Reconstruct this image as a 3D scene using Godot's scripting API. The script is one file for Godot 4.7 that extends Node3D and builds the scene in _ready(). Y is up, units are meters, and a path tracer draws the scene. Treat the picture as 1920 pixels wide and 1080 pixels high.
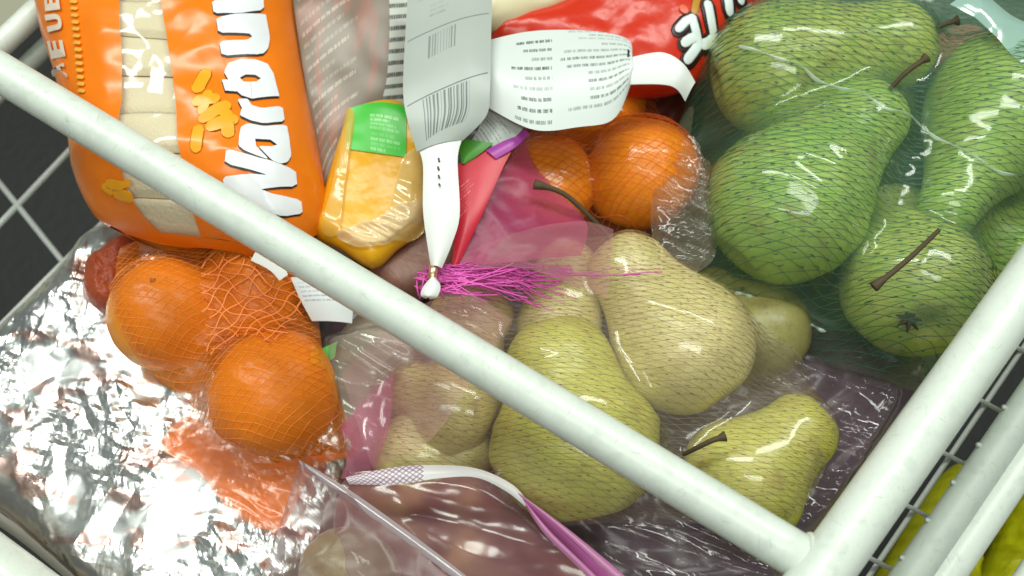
extends Node3D

# ------------------------------------------------------------------ camera numbers
const FOV := 30.0
const AIM := Vector3(0, 0.10, 0)
const AWAY := 0.62
const TILT := 20.0
var eye: Vector3
var fwd: Vector3
var upv: Vector3
var flen: float
var taken := {}
var M := {}
var rng := RandomNumberGenerator.new()

# ------------------------------------------------------------------ small helpers
func P(px: float, py: float, h: float) -> Vector3:
	# a spot of the plan (drawn at 1920 x 1080) at the height h
	var d := Vector3.RIGHT * (px - 960.0) / flen + upv * (540.0 - py) / flen + fwd
	return eye + d * ((h - eye.y) / d.y)

func size_at(px: float, p: Vector3) -> float:
	return px * (p - eye).dot(fwd) / flen

func PP(a: Array, h := 0.0) -> Array:
	var out := []
	for q in a:
		out.append(P(q[0], q[1], q[2] if q.size() > 2 else h))
	return out

func numbered(parent: Node, called: String) -> String:
	var key := str(parent.get_instance_id()) + called
	var n: int = taken.get(key, 0)
	taken[key] = n + 1
	return called if n == 0 else "%s_%03d" % [called, n]

func thing(called: String, label: String, category: String, at := Vector3.ZERO, group := "") -> Node3D:
	var o := Node3D.new()
	o.name = numbered(self, called)
	o.position = at
	add_child(o, true)
	o.set_meta("label", label)
	o.set_meta("category", category)
	if group != "":
		o.set_meta("group", group)
	return o

func part(called: String, mesh: Mesh, mat: Material, parent: Node3D, stuff := false) -> MeshInstance3D:
	var o := MeshInstance3D.new()
	o.name = numbered(parent, called)
	o.mesh = mesh
	o.material_override = mat
	o.cast_shadow = GeometryInstance3D.SHADOW_CASTING_SETTING_ON
	parent.add_child(o, true)
	if parent != self and parent.get_parent() == self and not parent is MeshInstance3D:
		o.position = -parent.position
	if stuff:
		o.set_meta("kind", "stuff")
	return o

func structure(called: String, mesh: Mesh, mat: Material) -> MeshInstance3D:
	var o := part(called, mesh, mat, self)
	o.set_meta("kind", "structure")
	return o

func resample(pts: Array, n: int) -> PackedVector3Array:
	var ln := [0.0]
	for i in range(1, pts.size()):
		ln.append(ln[i - 1] + pts[i].distance_to(pts[i - 1]))
	var out := PackedVector3Array()
	var k := 0
	for i in n + 1:
		var w: float = ln[-1] * i / n
		while k < pts.size() - 2 and ln[k + 1] < w:
			k += 1
		var seg: float = maxf(ln[k + 1] - ln[k], 1e-9)
		out.append(pts[k].lerp(pts[k + 1], clampf((w - ln[k]) / seg, 0, 1)))
	return out

func spline(pts: Array, n: int, closed := false) -> PackedVector3Array:
	var dense := []
	var c := pts.size()
	var last := c if closed else c - 1
	for i in last:
		var a: Vector3 = pts[(i - 1 + c) % c] if closed or i > 0 else pts[0]
		var b: Vector3 = pts[i]
		var d: Vector3 = pts[(i + 1) % c]
		var e: Vector3 = pts[(i + 2) % c] if closed or i + 2 < c else pts[c - 1]
		for k in 10:
			dense.append(b.cubic_interpolate(d, a, e, k / 10.0))
	dense.append(pts[0] if closed else pts[c - 1])
	return resample(dense, n)

# one mesh from rows of points; way "up" or "out" says how its faces look
class Soup:
	var v := PackedVector3Array()
	var c := PackedColorArray()
	var t := PackedVector2Array()
	var f := PackedInt32Array()
	func rows(rs: Array, way := "up", cols := [], uvs := [], flat_uv := true) -> void:
		var first := v.size()
		var n: int = rs[0].size()
		for i in rs.size():
			for j in n:
				v.append(rs[i][j])
				c.append(cols[i][j] if cols.size() else Color.WHITE)
				t.append(uvs[i][j] if uvs.size() else Vector2(float(j) / (n - 1), float(i) / maxf(rs.size() - 1, 1)))
		var start := f.size()
		for i in rs.size() - 1:
			for j in n - 1:
				var a := first + i * n + j
				f.append_array(PackedInt32Array([a, a + 1, a + n, a + 1, a + n + 1, a + n]))
		var s := 0.0
		var mid := Vector3.ZERO
		if way == "out":
			for i in range(first, v.size()):
				mid += v[i]
			mid /= (v.size() - first)
		for i in range(start, f.size(), 3):
			var nn := (v[f[i + 2]] - v[f[i]]).cross(v[f[i + 1]] - v[f[i]])
			s += nn.y if way == "up" else nn.dot(v[f[i]] - mid)
		if s < 0:
			for i in range(start, f.size(), 3):
				var x := f[i + 1]
				f[i + 1] = f[i + 2]
				f[i + 2] = x
	func tube(pts, radii, sides := 6, col := Color.WHITE) -> void:
		var rs := []
		var cs := []
		var n: int = pts.size()
		var side := Vector3.ZERO
		for i in n:
			var d: Vector3 = (pts[mini(i + 1, n - 1)] - pts[maxi(i - 1, 0)]).normalized()
			if side == Vector3.ZERO:
				side = d.cross(Vector3.UP if absf(d.y) < 0.9 else Vector3.RIGHT).normalized()
			side = (side - d * d.dot(side)).normalized()
			var o := d.cross(side)
			var r: float = radii if radii is float else radii[i]
			var row := PackedVector3Array()
			var crow := PackedColorArray()
			for k in sides + 1:
				var a := TAU * k / sides
				row.append(pts[i] + (side * cos(a) + o * sin(a)) * r)
				crow.append(col)
			if i == 0:
				rs.append(cap(row, pts[i]))
				cs.append(crow)
			rs.append(row)
			cs.append(crow)
			if i == n - 1:
				rs.append(cap(row, pts[i]))
				cs.append(crow)
		rows(rs, "out", cs)
	func cap(row, p) -> PackedVector3Array:
		var out := PackedVector3Array()
		for k in row.size():
			out.append(p + (row[k] - p) * 0.001)
		return out
	func mesh(flat := false) -> ArrayMesh:
		var a := []
		a.resize(Mesh.ARRAY_MAX)
		if flat:
			var v2 := PackedVector3Array()
			var c2 := PackedColorArray()
			var t2 := PackedVector2Array()
			var f2 := PackedInt32Array()
			for i in f:
				f2.append(v2.size())
				v2.append(v[i])
				c2.append(c[i])
				t2.append(t[i])
			v = v2
			c = c2
			t = t2
			f = f2
		var n := PackedVector3Array()
		n.resize(v.size())
		for i in range(0, f.size(), 3):
			var nn := (v[f[i + 2]] - v[f[i]]).cross(v[f[i + 1]] - v[f[i]])
			n[f[i]] += nn
			n[f[i + 1]] += nn
			n[f[i + 2]] += nn
		# points that lie on each other (seams, poles) share one normal
		if not flat:
			var shared := {}
			for i in v.size():
				var k := Vector3i(v[i] * 200000.0)
				shared[k] = shared.get(k, Vector3.ZERO) + n[i]
			for i in v.size():
				n[i] = shared[Vector3i(v[i] * 200000.0)]
		for i in n.size():
			n[i] = n[i].normalized() if n[i].length() > 1e-20 else Vector3.UP
		a[Mesh.ARRAY_VERTEX] = v
		a[Mesh.ARRAY_NORMAL] = n
		a[Mesh.ARRAY_COLOR] = c
		a[Mesh.ARRAY_TEX_UV] = t
		a[Mesh.ARRAY_INDEX] = f
		var m := ArrayMesh.new()
		m.add_surface_from_arrays(Mesh.PRIMITIVE_TRIANGLES, a)
		return m

func noise(seed_: int, freq: float, octaves := 3, ridged := false) -> FastNoiseLite:
	var n := FastNoiseLite.new()
	n.seed = seed_
	n.frequency = freq
	n.noise_type = FastNoiseLite.TYPE_SIMPLEX_SMOOTH
	n.fractal_type = FastNoiseLite.FRACTAL_RIDGED if ridged else FastNoiseLite.FRACTAL_FBM
	n.fractal_octaves = octaves
	return n

# ------------------------------------------------------------------ heights: stretched sheets and stuffed bags
class Field:
	var x0: float
	var z0: float
	var d: float
	var nx: int
	var nz: int
	var h := PackedFloat32Array()
	func at(x: float, z: float) -> float:
		var fx := clampf((x - x0) / d, 0.0, nx - 1.001)
		var fz := clampf((z - z0) / d, 0.0, nz - 1.001)
		var i := int(fx)
		var j := int(fz)
		var u := fx - i
		var w := fz - j
		var k := j * nx + i
		return lerpf(lerpf(h[k], h[k + 1], u), lerpf(h[k + nx], h[k + nx + 1], u), w)

func stretched(box: Array, balls: Array, low: float, gap: float, passes: int, sag := 0.0) -> Field:
	# a film laid over balls: it keeps above them and pulls itself straight between them
	var f := Field.new()
	var a := P(box[0], box[1], low)
	var b := P(box[2], box[3], low)
	f.d = 0.004
	f.x0 = a.x - 0.03
	f.z0 = a.z - 0.03
	f.nx = int((b.x + 0.03 - f.x0) / f.d) + 2
	f.nz = int((b.z + 0.03 - f.z0) / f.d) + 2
	f.h.resize(f.nx * f.nz)
	f.h.fill(low)
	var floor_ := PackedFloat32Array()
	floor_.resize(f.nx * f.nz)
	floor_.fill(low)
	for s in balls:
		var c: Vector3 = s[0]
		var r: float = s[1] + gap
		for j in range(maxi(0, int((c.z - r - f.z0) / f.d)), mini(f.nz, int((c.z + r - f.z0) / f.d) + 2)):
			for i in range(maxi(0, int((c.x - r - f.x0) / f.d)), mini(f.nx, int((c.x + r - f.x0) / f.d) + 2)):
				var q := Vector2(f.x0 + i * f.d - c.x, f.z0 + j * f.d - c.z).length_squared()
				if q < r * r:
					floor_[j * f.nx + i] = maxf(floor_[j * f.nx + i], c.y + sqrt(r * r - q))
	f.h = floor_.duplicate()
	for p in passes:
		for j in range(1, f.nz - 1):
			for i in range(1, f.nx - 1):
				var k := j * f.nx + i
				f.h[k] = maxf(floor_[k], (f.h[k - 1] + f.h[k + 1] + f.h[k - f.nx] + f.h[k + f.nx]) * 0.25 - sag)
	return f

func on(px: float, py: float, h: Callable, start := 0.08) -> Vector3:
	var p := P(px, py, start)
	for i in 6:
		p = P(px, py, lerpf(p.y, h.call(p.x, p.z), 0.8))
	return p

class Puff:
	# a stuffed bag: its outline seen from above and how high it rises inside it
	var line := PackedVector2Array()
	var edge: float
	var rise: float
	var reach: float
	var n: FastNoiseLite
	var amp := 0.0
	func inside(x: float, z: float) -> float:
		var p := Vector2(x, z)
		if not Geometry2D.is_point_in_polygon(p, line):
			return 0.0
		var best := 1e9
		for i in line.size():
			var q := Geometry2D.get_closest_point_to_segment(p, line[i], line[(i + 1) % line.size()])
			best = minf(best, q.distance_squared_to(p))
		return clampf(sqrt(best) / reach, 0, 1)
	func at(x: float, z: float) -> float:
		var s := inside(x, z)
		var y := edge + rise * sqrt(1.0 - (1.0 - s) * (1.0 - s))
		if n:
			y += amp * n.get_noise_2d(x, z) * minf(1.0, s * 4.0)
		return y

func puff(outline: Array, edge: float, rise: float, reach: float, n: FastNoiseLite = null, amp := 0.0) -> Puff:
	var p := Puff.new()
	for q in spline(PP(outline, edge), 64, true):
		p.line.append(Vector2(q.x, q.z))
	p.line.remove_at(64)
	p.edge = edge
	p.rise = rise
	p.reach = reach
	p.n = n
	p.amp = amp
	return p

func puff_mesh(p: Puff, center: Array, below: float, rings := 22, col = null) -> ArrayMesh:
	var c := P(center[0], center[1], p.edge)
	var rs := []
	var cs := []
	var us := []
	for i in rings + 1 + rings / 3:
		var top := i <= rings
		var u := 1.0 - pow(1.0 - float(i) / rings, 1.5) if top else 1.0 - float(i - rings) / (rings / 3)
		var row := PackedVector3Array()
		var crow := PackedColorArray()
		var urow := PackedVector2Array()
		for k in 97:
			var b := k % 96 * p.line.size() / 96.0
			var e := p.line[int(b)].lerp(p.line[(int(b) + 1) % p.line.size()], b - int(b))
			var q := Vector2(c.x, c.z).lerp(e, u)
			var y := p.edge
			if top and u < 0.9999:
				y = p.at(q.x, q.y)
			elif not top:
				y = p.edge - below * sqrt(maxf(0.0, 1.0 - u * u))
			row.append(Vector3(q.x, y, q.y))
			urow.append(q * 10.0)
			crow.append(col.call(q.x, q.y) if col != null else Color.WHITE)
		rs.append(row)
		cs.append(crow)
		us.append(urow)
	var s := Soup.new()
	s.rows(rs, "out", cs, us)
	return s.mesh()

func sheet(outline: Array, center: Array, h: Callable, rings: int, drop: float, wr: FastNoiseLite = null, amp := 0.0, start := 0.08, col = null) -> ArrayMesh:
	# a film between a closed outline, lying on the heights h
	var e := []
	for q in outline:
		e.append(on(q[0], q[1], h, q[2] if q.size() > 2 else start))
	var line := spline(e, 120, true)
	var c := on(center[0], center[1], h, start)
	var rs := []
	var cs := []
	for i in rings + 1:
		var u := float(i) / rings
		var row := PackedVector3Array()
		var crow := PackedColorArray()
		for k in 121:
			var q := c.lerp(line[k % 120], u)
			var y: float = h.call(q.x, q.z) - drop * smoothstep(0.8, 1.0, u)
			if wr:
				var w := Vector2(q.x, q.z).rotated(-0.42)
				y += amp * wr.get_noise_2d(w.x * 0.35, w.y * 1.5)
			row.append(Vector3(q.x, y, q.z))
			crow.append(col.call(q.x, q.z) if col != null else Color.WHITE)
		rs.append(row)
		cs.append(crow)
	var s := Soup.new()
	s.rows(rs, "up", cs)
	return s.mesh()

func ribbon(a: Array, b: Array, n: int, m: int, belly := 0.0, wr: FastNoiseLite = null, amp := 0.0, thick := 0.0004) -> ArrayMesh:
	# a strip between two lines of [px, py, height]; with thickness
	var l := spline(PP(a), n)
	var r := spline(PP(b), n)
	var rs := []
	for i in n + 1:
		var row := PackedVector3Array()
		for j in m + 1:
			var u := float(j) / m
			var p := l[i].lerp(r[i], u)
			p.y += belly * 4.0 * u * (1.0 - u)
			if wr:
				p.y += amp * wr.get_noise_2d(p.x, p.z)
			row.append(p)
		rs.append(row)
	var s := Soup.new()
	s.rows(rs, "up")
	if thick > 0:
		var back := []
		for row in rs:
			var b2 := PackedVector3Array()
			for p in row:
				b2.append(p - Vector3(0, thick, 0))
			back.append(b2)
		s.rows(back, "up")
		var k := s.f.size() / 2
		for i in range(k, s.f.size(), 3):
			var x := s.f[i + 1]
			s.f[i + 1] = s.f[i + 2]
			s.f[i + 2] = x
	return s.mesh()

func bar(a: Vector3, b: Vector3, r: float, sides := 20, wobble := 0.0) -> ArrayMesh:
	var pts := []
	var rad := []
	for i in 41:
		pts.append(a.lerp(b, i / 40.0))
		rad.append(r * (1.0 + wobble * sin(i * 1.7)))
	var s := Soup.new()
	s.tube(pts, rad, sides)
	return s.mesh()

# ------------------------------------------------------------------ materials
func mat(c: Color, rough := 0.5, metal := 0.0) -> StandardMaterial3D:
	var m := StandardMaterial3D.new()
	m.albedo_color = c.linear_to_srgb()
	m.roughness = rough
	m.metallic = metal
	m.cull_mode = BaseMaterial3D.CULL_DISABLED
	return m

func film(c: Color, alpha: float, rough := 0.1, shine := 0.7) -> StandardMaterial3D:
	var m := mat(c, rough)
	m.transparency = BaseMaterial3D.TRANSPARENCY_ALPHA
	m.albedo_color.a = alpha
	m.metallic_specular = shine
	return m

func bumps(seed_: int, freq: float, strength: float, cellular := false) -> NoiseTexture2D:
	var t := NoiseTexture2D.new()
	t.width = 256
	t.height = 256
	t.seamless = true
	t.as_normal_map = true
	t.bump_strength = strength
	var n := noise(seed_, freq, 3)
	if cellular:
		n.noise_type = FastNoiseLite.TYPE_CELLULAR
		n.fractal_type = FastNoiseLite.FRACTAL_NONE
	t.noise = n
	return t

func relief(m: StandardMaterial3D, t: Texture2D, scale_: float, strength := 1.0) -> StandardMaterial3D:
	m.normal_enabled = true
	m.normal_texture = t
	m.normal_scale = strength
	m.uv1_triplanar = true
	m.uv1_scale = Vector3.ONE * scale_
	return m

func speckles(seed_: int, count: int, dark: Color, rmax: float) -> ImageTexture:
	rng.seed = seed_
	var im := Image.create(256, 256, false, Image.FORMAT_RGB8)
	var big := noise(seed_, 0.02, 3)
	for y in 256:
		for x in 256:
			var g := 0.95 + 0.05 * big.get_noise_2d(x, y)
			im.set_pixel(x, y, Color(g, g, g))
	for i in count:
		var c := Vector2(rng.randf() * 256, rng.randf() * 256)
		var r := rng.randf_range(0.6, rmax)
		var k := rng.randf_range(0.25, 1.0)
		for y in range(int(c.y - r - 1), int(c.y + r + 2)):
			for x in range(int(c.x - r - 1), int(c.x + r + 2)):
				var w := clampf(r - Vector2(x, y).distance_to(c) + 0.5, 0, 1) * k
				var q := Vector2i(posmod(x, 256), posmod(y, 256))
				im.set_pixelv(q, im.get_pixelv(q).lerp(dark, w))
	return ImageTexture.create_from_image(im)

func grime(seed_: int) -> ImageTexture:
	# faint stains, scratches and a few chips in white paint
	rng.seed = seed_
	var im := Image.create(512, 512, false, Image.FORMAT_RGB8)
	var a := noise(seed_, 0.012, 4)
	var b := noise(seed_ + 1, 0.06, 3)
	for y in 512:
		for x in 512:
			var g := 1.0 - 0.05 * smoothstep(0.1, 0.5, a.get_noise_2d(x, y)) - 0.05 * smoothstep(0.35, 0.6, b.get_noise_2d(x, y))
			im.set_pixel(x, y, Color(g, g * 0.995, g * 0.97))
	for i in 110:
		var c := Vector2(rng.randf() * 512, rng.randf() * 512)
		var d := Vector2.from_angle(rng.randf() * TAU)
		var k := rng.randf_range(0.15, 0.6)
		for q in rng.randi_range(2, 26):
			var p := Vector2i(c + d * q)
			var w := Vector2i(posmod(p.x, 512), posmod(p.y, 512))
			im.set_pixelv(w, im.get_pixelv(w).lerp(Color(0.45, 0.42, 0.36), k))
	return ImageTexture.create_from_image(im)

func small_print(w: int, h: int, paper: Color, ink: Color, columns: Array, seed_: int, slant := 0.0) -> Image:
	# columns: [x0, x1, y0, y1, line step, text height, weight, ragged side (-1 left, 1 right)]
	rng.seed = seed_
	var im := Image.create(w, h, false, Image.FORMAT_RGBA8)
	im.fill(paper)
	for c in columns:
		var y: float = c[2]
		while y < c[3]:
			var x: float = c[0]
			var x1: float = c[1]
			var cut: float = rng.randf_range(0.0, 0.55) * (x1 - x)
			if c[7] > 0:
				x1 -= cut
			else:
				x += cut
			var weight: float = c[6] * (rng.randf_range(0.35, 0.75) if rng.randf() < 0.65 else 1.0)
			while x < x1:
				var word := rng.randi_range(10, 34)
				for k in word:
					if x + k >= x1:
						break
					if (k + word) % 5 == 4 or k % 7 == 3:
						continue
					for r in int(c[5]):
						if rng.randf() < 0.2:
							continue
						var q := Vector2i(int(x) + k, int(y + r + slant * (x + k)))
						if q.x >= 0 and q.x < w and q.y >= 0 and q.y < h:
							im.set_pixelv(q, im.get_pixelv(q).lerp(ink, weight))
				x += word + 5
			y += c[4]
	return im

func stripes(im: Image, x0: int, x1: int, y0: int, y1: int, ink: Color, seed_: int, slant := 0.0) -> void:
	rng.seed = seed_
	var x := x0
	while x < x1:
		var w := rng.randi_range(2, 8)
		for xx in range(x, mini(x + w, x1)):
			for y in range(y0, y1):
				var yy := int(y + slant * xx)
				if yy >= 0 and yy < im.get_height():
					im.set_pixel(xx, yy, ink)
		x += w + rng.randi_range(2, 9)

func printed(im: Image, rough := 0.35) -> StandardMaterial3D:
	var m := mat(Color.WHITE, rough)
	m.albedo_texture = ImageTexture.create_from_image(im)
	m.texture_repeat = false
	return m

# ------------------------------------------------------------------ fruit
func balls_of(a: Vector3, ra: float, b: Vector3, rb: float) -> Array:
	var out := []
	for i in 9:
		var t := i / 8.0
		out.append([a.lerp(b, t), lerpf(ra, rb, smoothstep(0, 1, t))])
	return out

func pear(label: String, body: Array, rb: float, neck: Array, rn: float, skin: Array, seed_: int, group: String, stem := [], calyx := false, m_skin: Material = null) -> Array:
	var a := P(body[0], body[1], body[2])
	var b := P(neck[0], neck[1], neck[2])
	var ra := size_at(rb, a)
	var rn2 := size_at(rn, b)
	var o := thing("pear", label, "pear", a - Vector3(0, ra, 0), group)
	var n := noise(seed_, 18.0, 3)
	var fine := noise(seed_ + 5, 60.0, 3)
	var ax := (b - a)
	var ln := ax.length()
	ax = ax.normalized()
	var s1 := ax.cross(Vector3.UP if absf(ax.y) < 0.95 else Vector3.RIGHT).normalized()
	var s2 := ax.cross(s1)
	var rs := []
	var cs := []
	var rings := 46
	for i in rings + 1:
		var t := float(i) / rings
		var s: float
		var r: float
		if t < 0.38:
			var q := t / 0.38 * PI / 2
			s = -ra * cos(q) * 0.96
			r = ra * sin(q)
			if calyx or true:
				s += ra * 0.16 * exp(-pow(r / (ra * 0.22), 2.0))
		elif t < 0.78:
			var q := (t - 0.38) / 0.4
			s = ln * q
			r = lerpf(ra, rn2, smoothstep(0, 1, q))
		else:
			var q := (t - 0.78) / 0.22 * PI / 2
			s = ln + rn2 * sin(q)
			r = rn2 * cos(q)
			s -= rn2 * 0.22 * exp(-pow(r / (rn2 * 0.3), 2.0))
		var row := PackedVector3Array()
		var crow := PackedColorArray()
		for k in 49:
			var ang := TAU * (k % 48) / 48
			var dir := s1 * cos(ang) + s2 * sin(ang)
			var p := a + ax * s + dir * r
			var w := 1.0 + 0.07 * n.get_noise_3dv(p * 1.2) + 0.012 * fine.get_noise_3dv(p)
			p = a + ax * s + dir * r * w
			row.append(p)
			var g := clampf(0.5 + 0.9 * n.get_noise_3dv(p * 2.0 + Vector3(9, 3, 1)), 0, 1)
			var col: Color = skin[0].lerp(skin[1], g)
			var rust := clampf(fine.get_noise_3dv(p * 0.8 + Vector3(3, 0, 7)) * 2.2 - 0.5, 0, 1)
			var ends := clampf(1.0 - minf(t * 9.0, (1.0 - t) * 7.0), 0, 1)
			col = col.lerp(skin[2], clampf(rust * 0.7 + ends * 0.5, 0, 0.85))
			crow.append(col)
		rs.append(row)
		cs.append(crow)
	var sp := Soup.new()
	sp.rows(rs, "out", cs)
	var body_part := part("skin", sp.mesh(), m_skin if m_skin else M.pear, o)
	if stem.size():
		var pts := spline(PP(stem), 14)
		var rad := []
		for i in 15:
			var t := i / 14.0
			rad.append(size_at(5.2, pts[0]) * (0.8 + 0.25 * t + 1.0 * smoothstep(0.86, 1.0, t)))
		var st := Soup.new()
		st.tube(pts, rad, 8)
		part("stem", st.mesh(), M.stem, body_part)
	if calyx:
		var cy := Soup.new()
		var tip := a - ax * ra * 0.82
		for k in 5:
			var ang := TAU * k / 5 + 0.3
			var dir := s1 * cos(ang) + s2 * sin(ang)
			cy.tube([tip, tip - ax * ra * 0.05 + dir * ra * 0.08, tip - ax * ra * 0.09 + dir * ra * 0.16], [0.0018, 0.0016, 0.0004], 5)
		part("calyx", cy.mesh(), M.calyx, o)
	return balls_of(a, ra * 0.99, b, rn2 * 0.99)

func orange(label: String, at: Array, r_px: float, seed_: int, group: String, turn: Vector3, skin: Material, called := "orange") -> Array:
	var c := P(at[0], at[1], at[2])
	var r := size_at(r_px, c)
	var o := thing(called, label, called, c - Vector3(0, r, 0), group)
	var n := noise(seed_, 14.0, 3)
	var pole := turn.normalized()
	var rs := []
	var cs := []
	var s1 := pole.cross(Vector3(0.3, 0.2, 0.9)).normalized()
	var s2 := pole.cross(s1)
	for i in 41:
		var th := PI * i / 40
		var row := PackedVector3Array()
		var crow := PackedColorArray()
		for k in 57:
			var ang := TAU * (k % 56) / 56
			var d := pole * cos(th) + (s1 * cos(ang) + s2 * sin(ang)) * sin(th)
			var q := r * (1.0 + 0.085 * n.get_noise_3dv(d * 0.05))
			q *= 1.0 - 0.06 * absf(cos(th)) - 0.05 * exp(-pow(th / 0.16, 2.0))
			row.append(c + d * q)
			var g := 0.5 + 0.5 * n.get_noise_3dv(d * 0.09 + Vector3(1, 1, 1))
			crow.append(Color(0.92, 0.92, 0.92).lerp(Color(1, 1, 1), g))
		rs.append(row)
		cs.append(crow)
	var sp := Soup.new()
	sp.rows(rs, "out", cs)
	var peel := part("peel", sp.mesh(), skin, o)
	var bt := Soup.new()
	var tip := c + pole * r * 0.895
	bt.tube([tip - pole * 0.001, tip + pole * 0.0007, tip + pole * 0.0014], [0.0022, 0.0022, 0.001], 7)
	part("stalk_end", bt.mesh(), M.calyx, peel)
	return [[c, r]]

# ------------------------------------------------------------------ nets
func in_line(outline: Array, h: Callable, start := 0.08) -> PackedVector2Array:
	var e := []
	for q in outline:
		e.append(on(q[0], q[1], h, start))
	var out := PackedVector2Array()
	for q in spline(e, 80, true):
		out.append(Vector2(q.x, q.z))
	return out

func strands(line: PackedVector2Array, h: Callable, deg: Array, gap: float, r: float, lift: float, zig: float) -> ArrayMesh:
	var s := Soup.new()
	var box := Rect2(line[0], Vector2.ZERO)
	for q in line:
		box = box.expand(q)
	var mid := box.get_center()
	var reach := box.size.length() / 2
	for d in deg:
		var along := Vector2.from_angle(deg_to_rad(d))
		var across := along.orthogonal()
		var n := int(reach / gap)
		for i in range(-n, n + 1):
			var run := []
			var phase := rng.randf() * TAU
			var steps := int(reach * 2 / 0.004)
			for k in steps + 1:
				var q := mid + across * (i * gap + zig * gap * sin(k * 0.9 + phase)) + along * (k * 0.004 - reach)
				if Geometry2D.is_point_in_polygon(q, line):
					run.append(Vector3(q.x, h.call(q.x, q.y) + lift, q.y))
				elif run.size():
					if run.size() > 2:
						s.tube(run, r, 3)
					run = []
			if run.size() > 2:
				s.tube(run, r, 3)
	return s.mesh()

func dashes(line: PackedVector2Array, h: Callable, deg: float, step: float, gap: float, long: float, r: float, lift: float, keep := 0.9) -> ArrayMesh:
	var s := Soup.new()
	var box := Rect2(line[0], Vector2.ZERO)
	for q in line:
		box = box.expand(q)
	var mid := box.get_center()
	var reach := box.size.length() / 2
	var along := Vector2.from_angle(deg_to_rad(deg))
	var across := along.orthogonal()
	for i in range(-int(reach / gap), int(reach / gap) + 1):
		for k in range(-int(reach / step), int(reach / step) + 1):
			if rng.randf() > keep:
				continue
			var bend := 0.004 * sin(k * step * 40.0 + i * 0.15)
			var q := mid + across * (i * gap + bend + rng.randf_range(-0.1, 0.1) * gap) + along * ((k + 0.5 * posmod(i, 2) + rng.randf_range(-0.12, 0.12)) * step)
			if not Geometry2D.is_point_in_polygon(q, line):
				continue
			var l := long * rng.randf_range(0.6, 1.2)
			var a := q - along * l * 0.5
			var b := q + along * l * 0.5 + across * l * rng.randf_range(-0.2, 0.2)
			s.tube([Vector3(a.x, h.call(a.x, a.y) + lift, a.y), Vector3(q.x, h.call(q.x, q.y) + lift, q.y), Vector3(b.x, h.call(b.x, b.y) + lift, b.y)], [r * 0.5, r, r * 0.5], 4)
	return s.mesh()

# ------------------------------------------------------------------ lettering
func letter(text: String, at: Array, right: Array, up_: Array, h: Callable, lift: float, fat: float, thick := 0.0005) -> ArrayMesh:
	# one letter whose foot starts at `at`; right and up_ are its axes on the plan, of one letter height
	var base := SystemFont.new()
	base.font_names = PackedStringArray(["Droid Sans"])
	base.font_weight = 700
	var font := FontVariation.new()
	font.base_font = base
	font.variation_embolden = fat
	var tm := TextMesh.new()
	tm.text = text
	tm.font = font
	tm.font_size = 64
	tm.pixel_size = 1.0 / 46.0
	tm.depth = 0.02
	tm.curve_step = 2.0
	tm.horizontal_alignment = HORIZONTAL_ALIGNMENT_LEFT
	tm.vertical_alignment = VERTICAL_ALIGNMENT_BOTTOM
	var arr := tm.get_mesh_arrays()
	var v: PackedVector3Array = arr[Mesh.ARRAY_VERTEX]
	var lo := Vector3(1e9, 1e9, 0)
	var hi := -lo
	for p in v:
		lo = Vector3(minf(lo.x, p.x), minf(lo.y, p.y), 0)
		hi = Vector3(maxf(hi.x, p.x), maxf(hi.y, p.y), 0)
	var o := on(at[0], at[1], h)
	var ex := on(at[0] + right[0], at[1] + right[1], h) - o
	var ey := on(at[0] + up_[0], at[1] + up_[1], h) - o
	var s := Soup.new()
	for p in v:
		var q := o + ex * (p.x - lo.x) / (hi.x - lo.x) + ey * (p.y - lo.y) / (hi.y - lo.y)
		q.y = h.call(q.x, q.z) + lift + (thick if p.z > 0 else 0.0)
		s.v.append(q)
		s.c.append(Color.WHITE)
		s.t.append(Vector2.ZERO)
	s.f = arr[Mesh.ARRAY_INDEX] if arr[Mesh.ARRAY_INDEX] != null else PackedInt32Array(range(v.size()))
	if ex.cross(ey).y < 0:
		for i in range(0, s.f.size(), 3):
			var x := s.f[i + 1]
			s.f[i + 1] = s.f[i + 2]
			s.f[i + 2] = x
	return s.mesh(true)

func stroke(lines: Array, w: float, h: Callable, lift: float, flat_ := 0.35) -> ArrayMesh:
	# rounded strokes of one letter or mark, pressed flat
	var s := Soup.new()
	for l in lines:
		var e := []
		for q in l:
			e.append(on(q[0], q[1], h))
		var pts := resample(e, 12)
		var rad := []
		var r := size_at(w / 2, pts[0])
		var ends := []
		for i in 13:
			rad.append(r)
		var first: Vector3 = pts[0] + (pts[0] - pts[1]).normalized() * r
		var last: Vector3 = pts[12] + (pts[12] - pts[11]).normalized() * r
		var full := [first, first.lerp(pts[0], 0.3)]
		full.append_array(Array(pts))
		full.append_array([last.lerp(pts[12], 0.3), last])
		var rr := [r * 0.2, r * 0.72]
		rr.append_array(rad)
		rr.append_array([r * 0.72, r * 0.2])
		var from := s.v.size()
		s.tube(full, rr, 10)
		for i in range(from, s.v.size()):
			var p := s.v[i]
			var best: float = h.call(p.x, p.z)
			var mid_y := best
			s.v[i] = Vector3(p.x, mid_y + lift + clampf((p.y - mid_y) * flat_, -0.001, 0.0011), p.z)
	return s.mesh()

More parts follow.
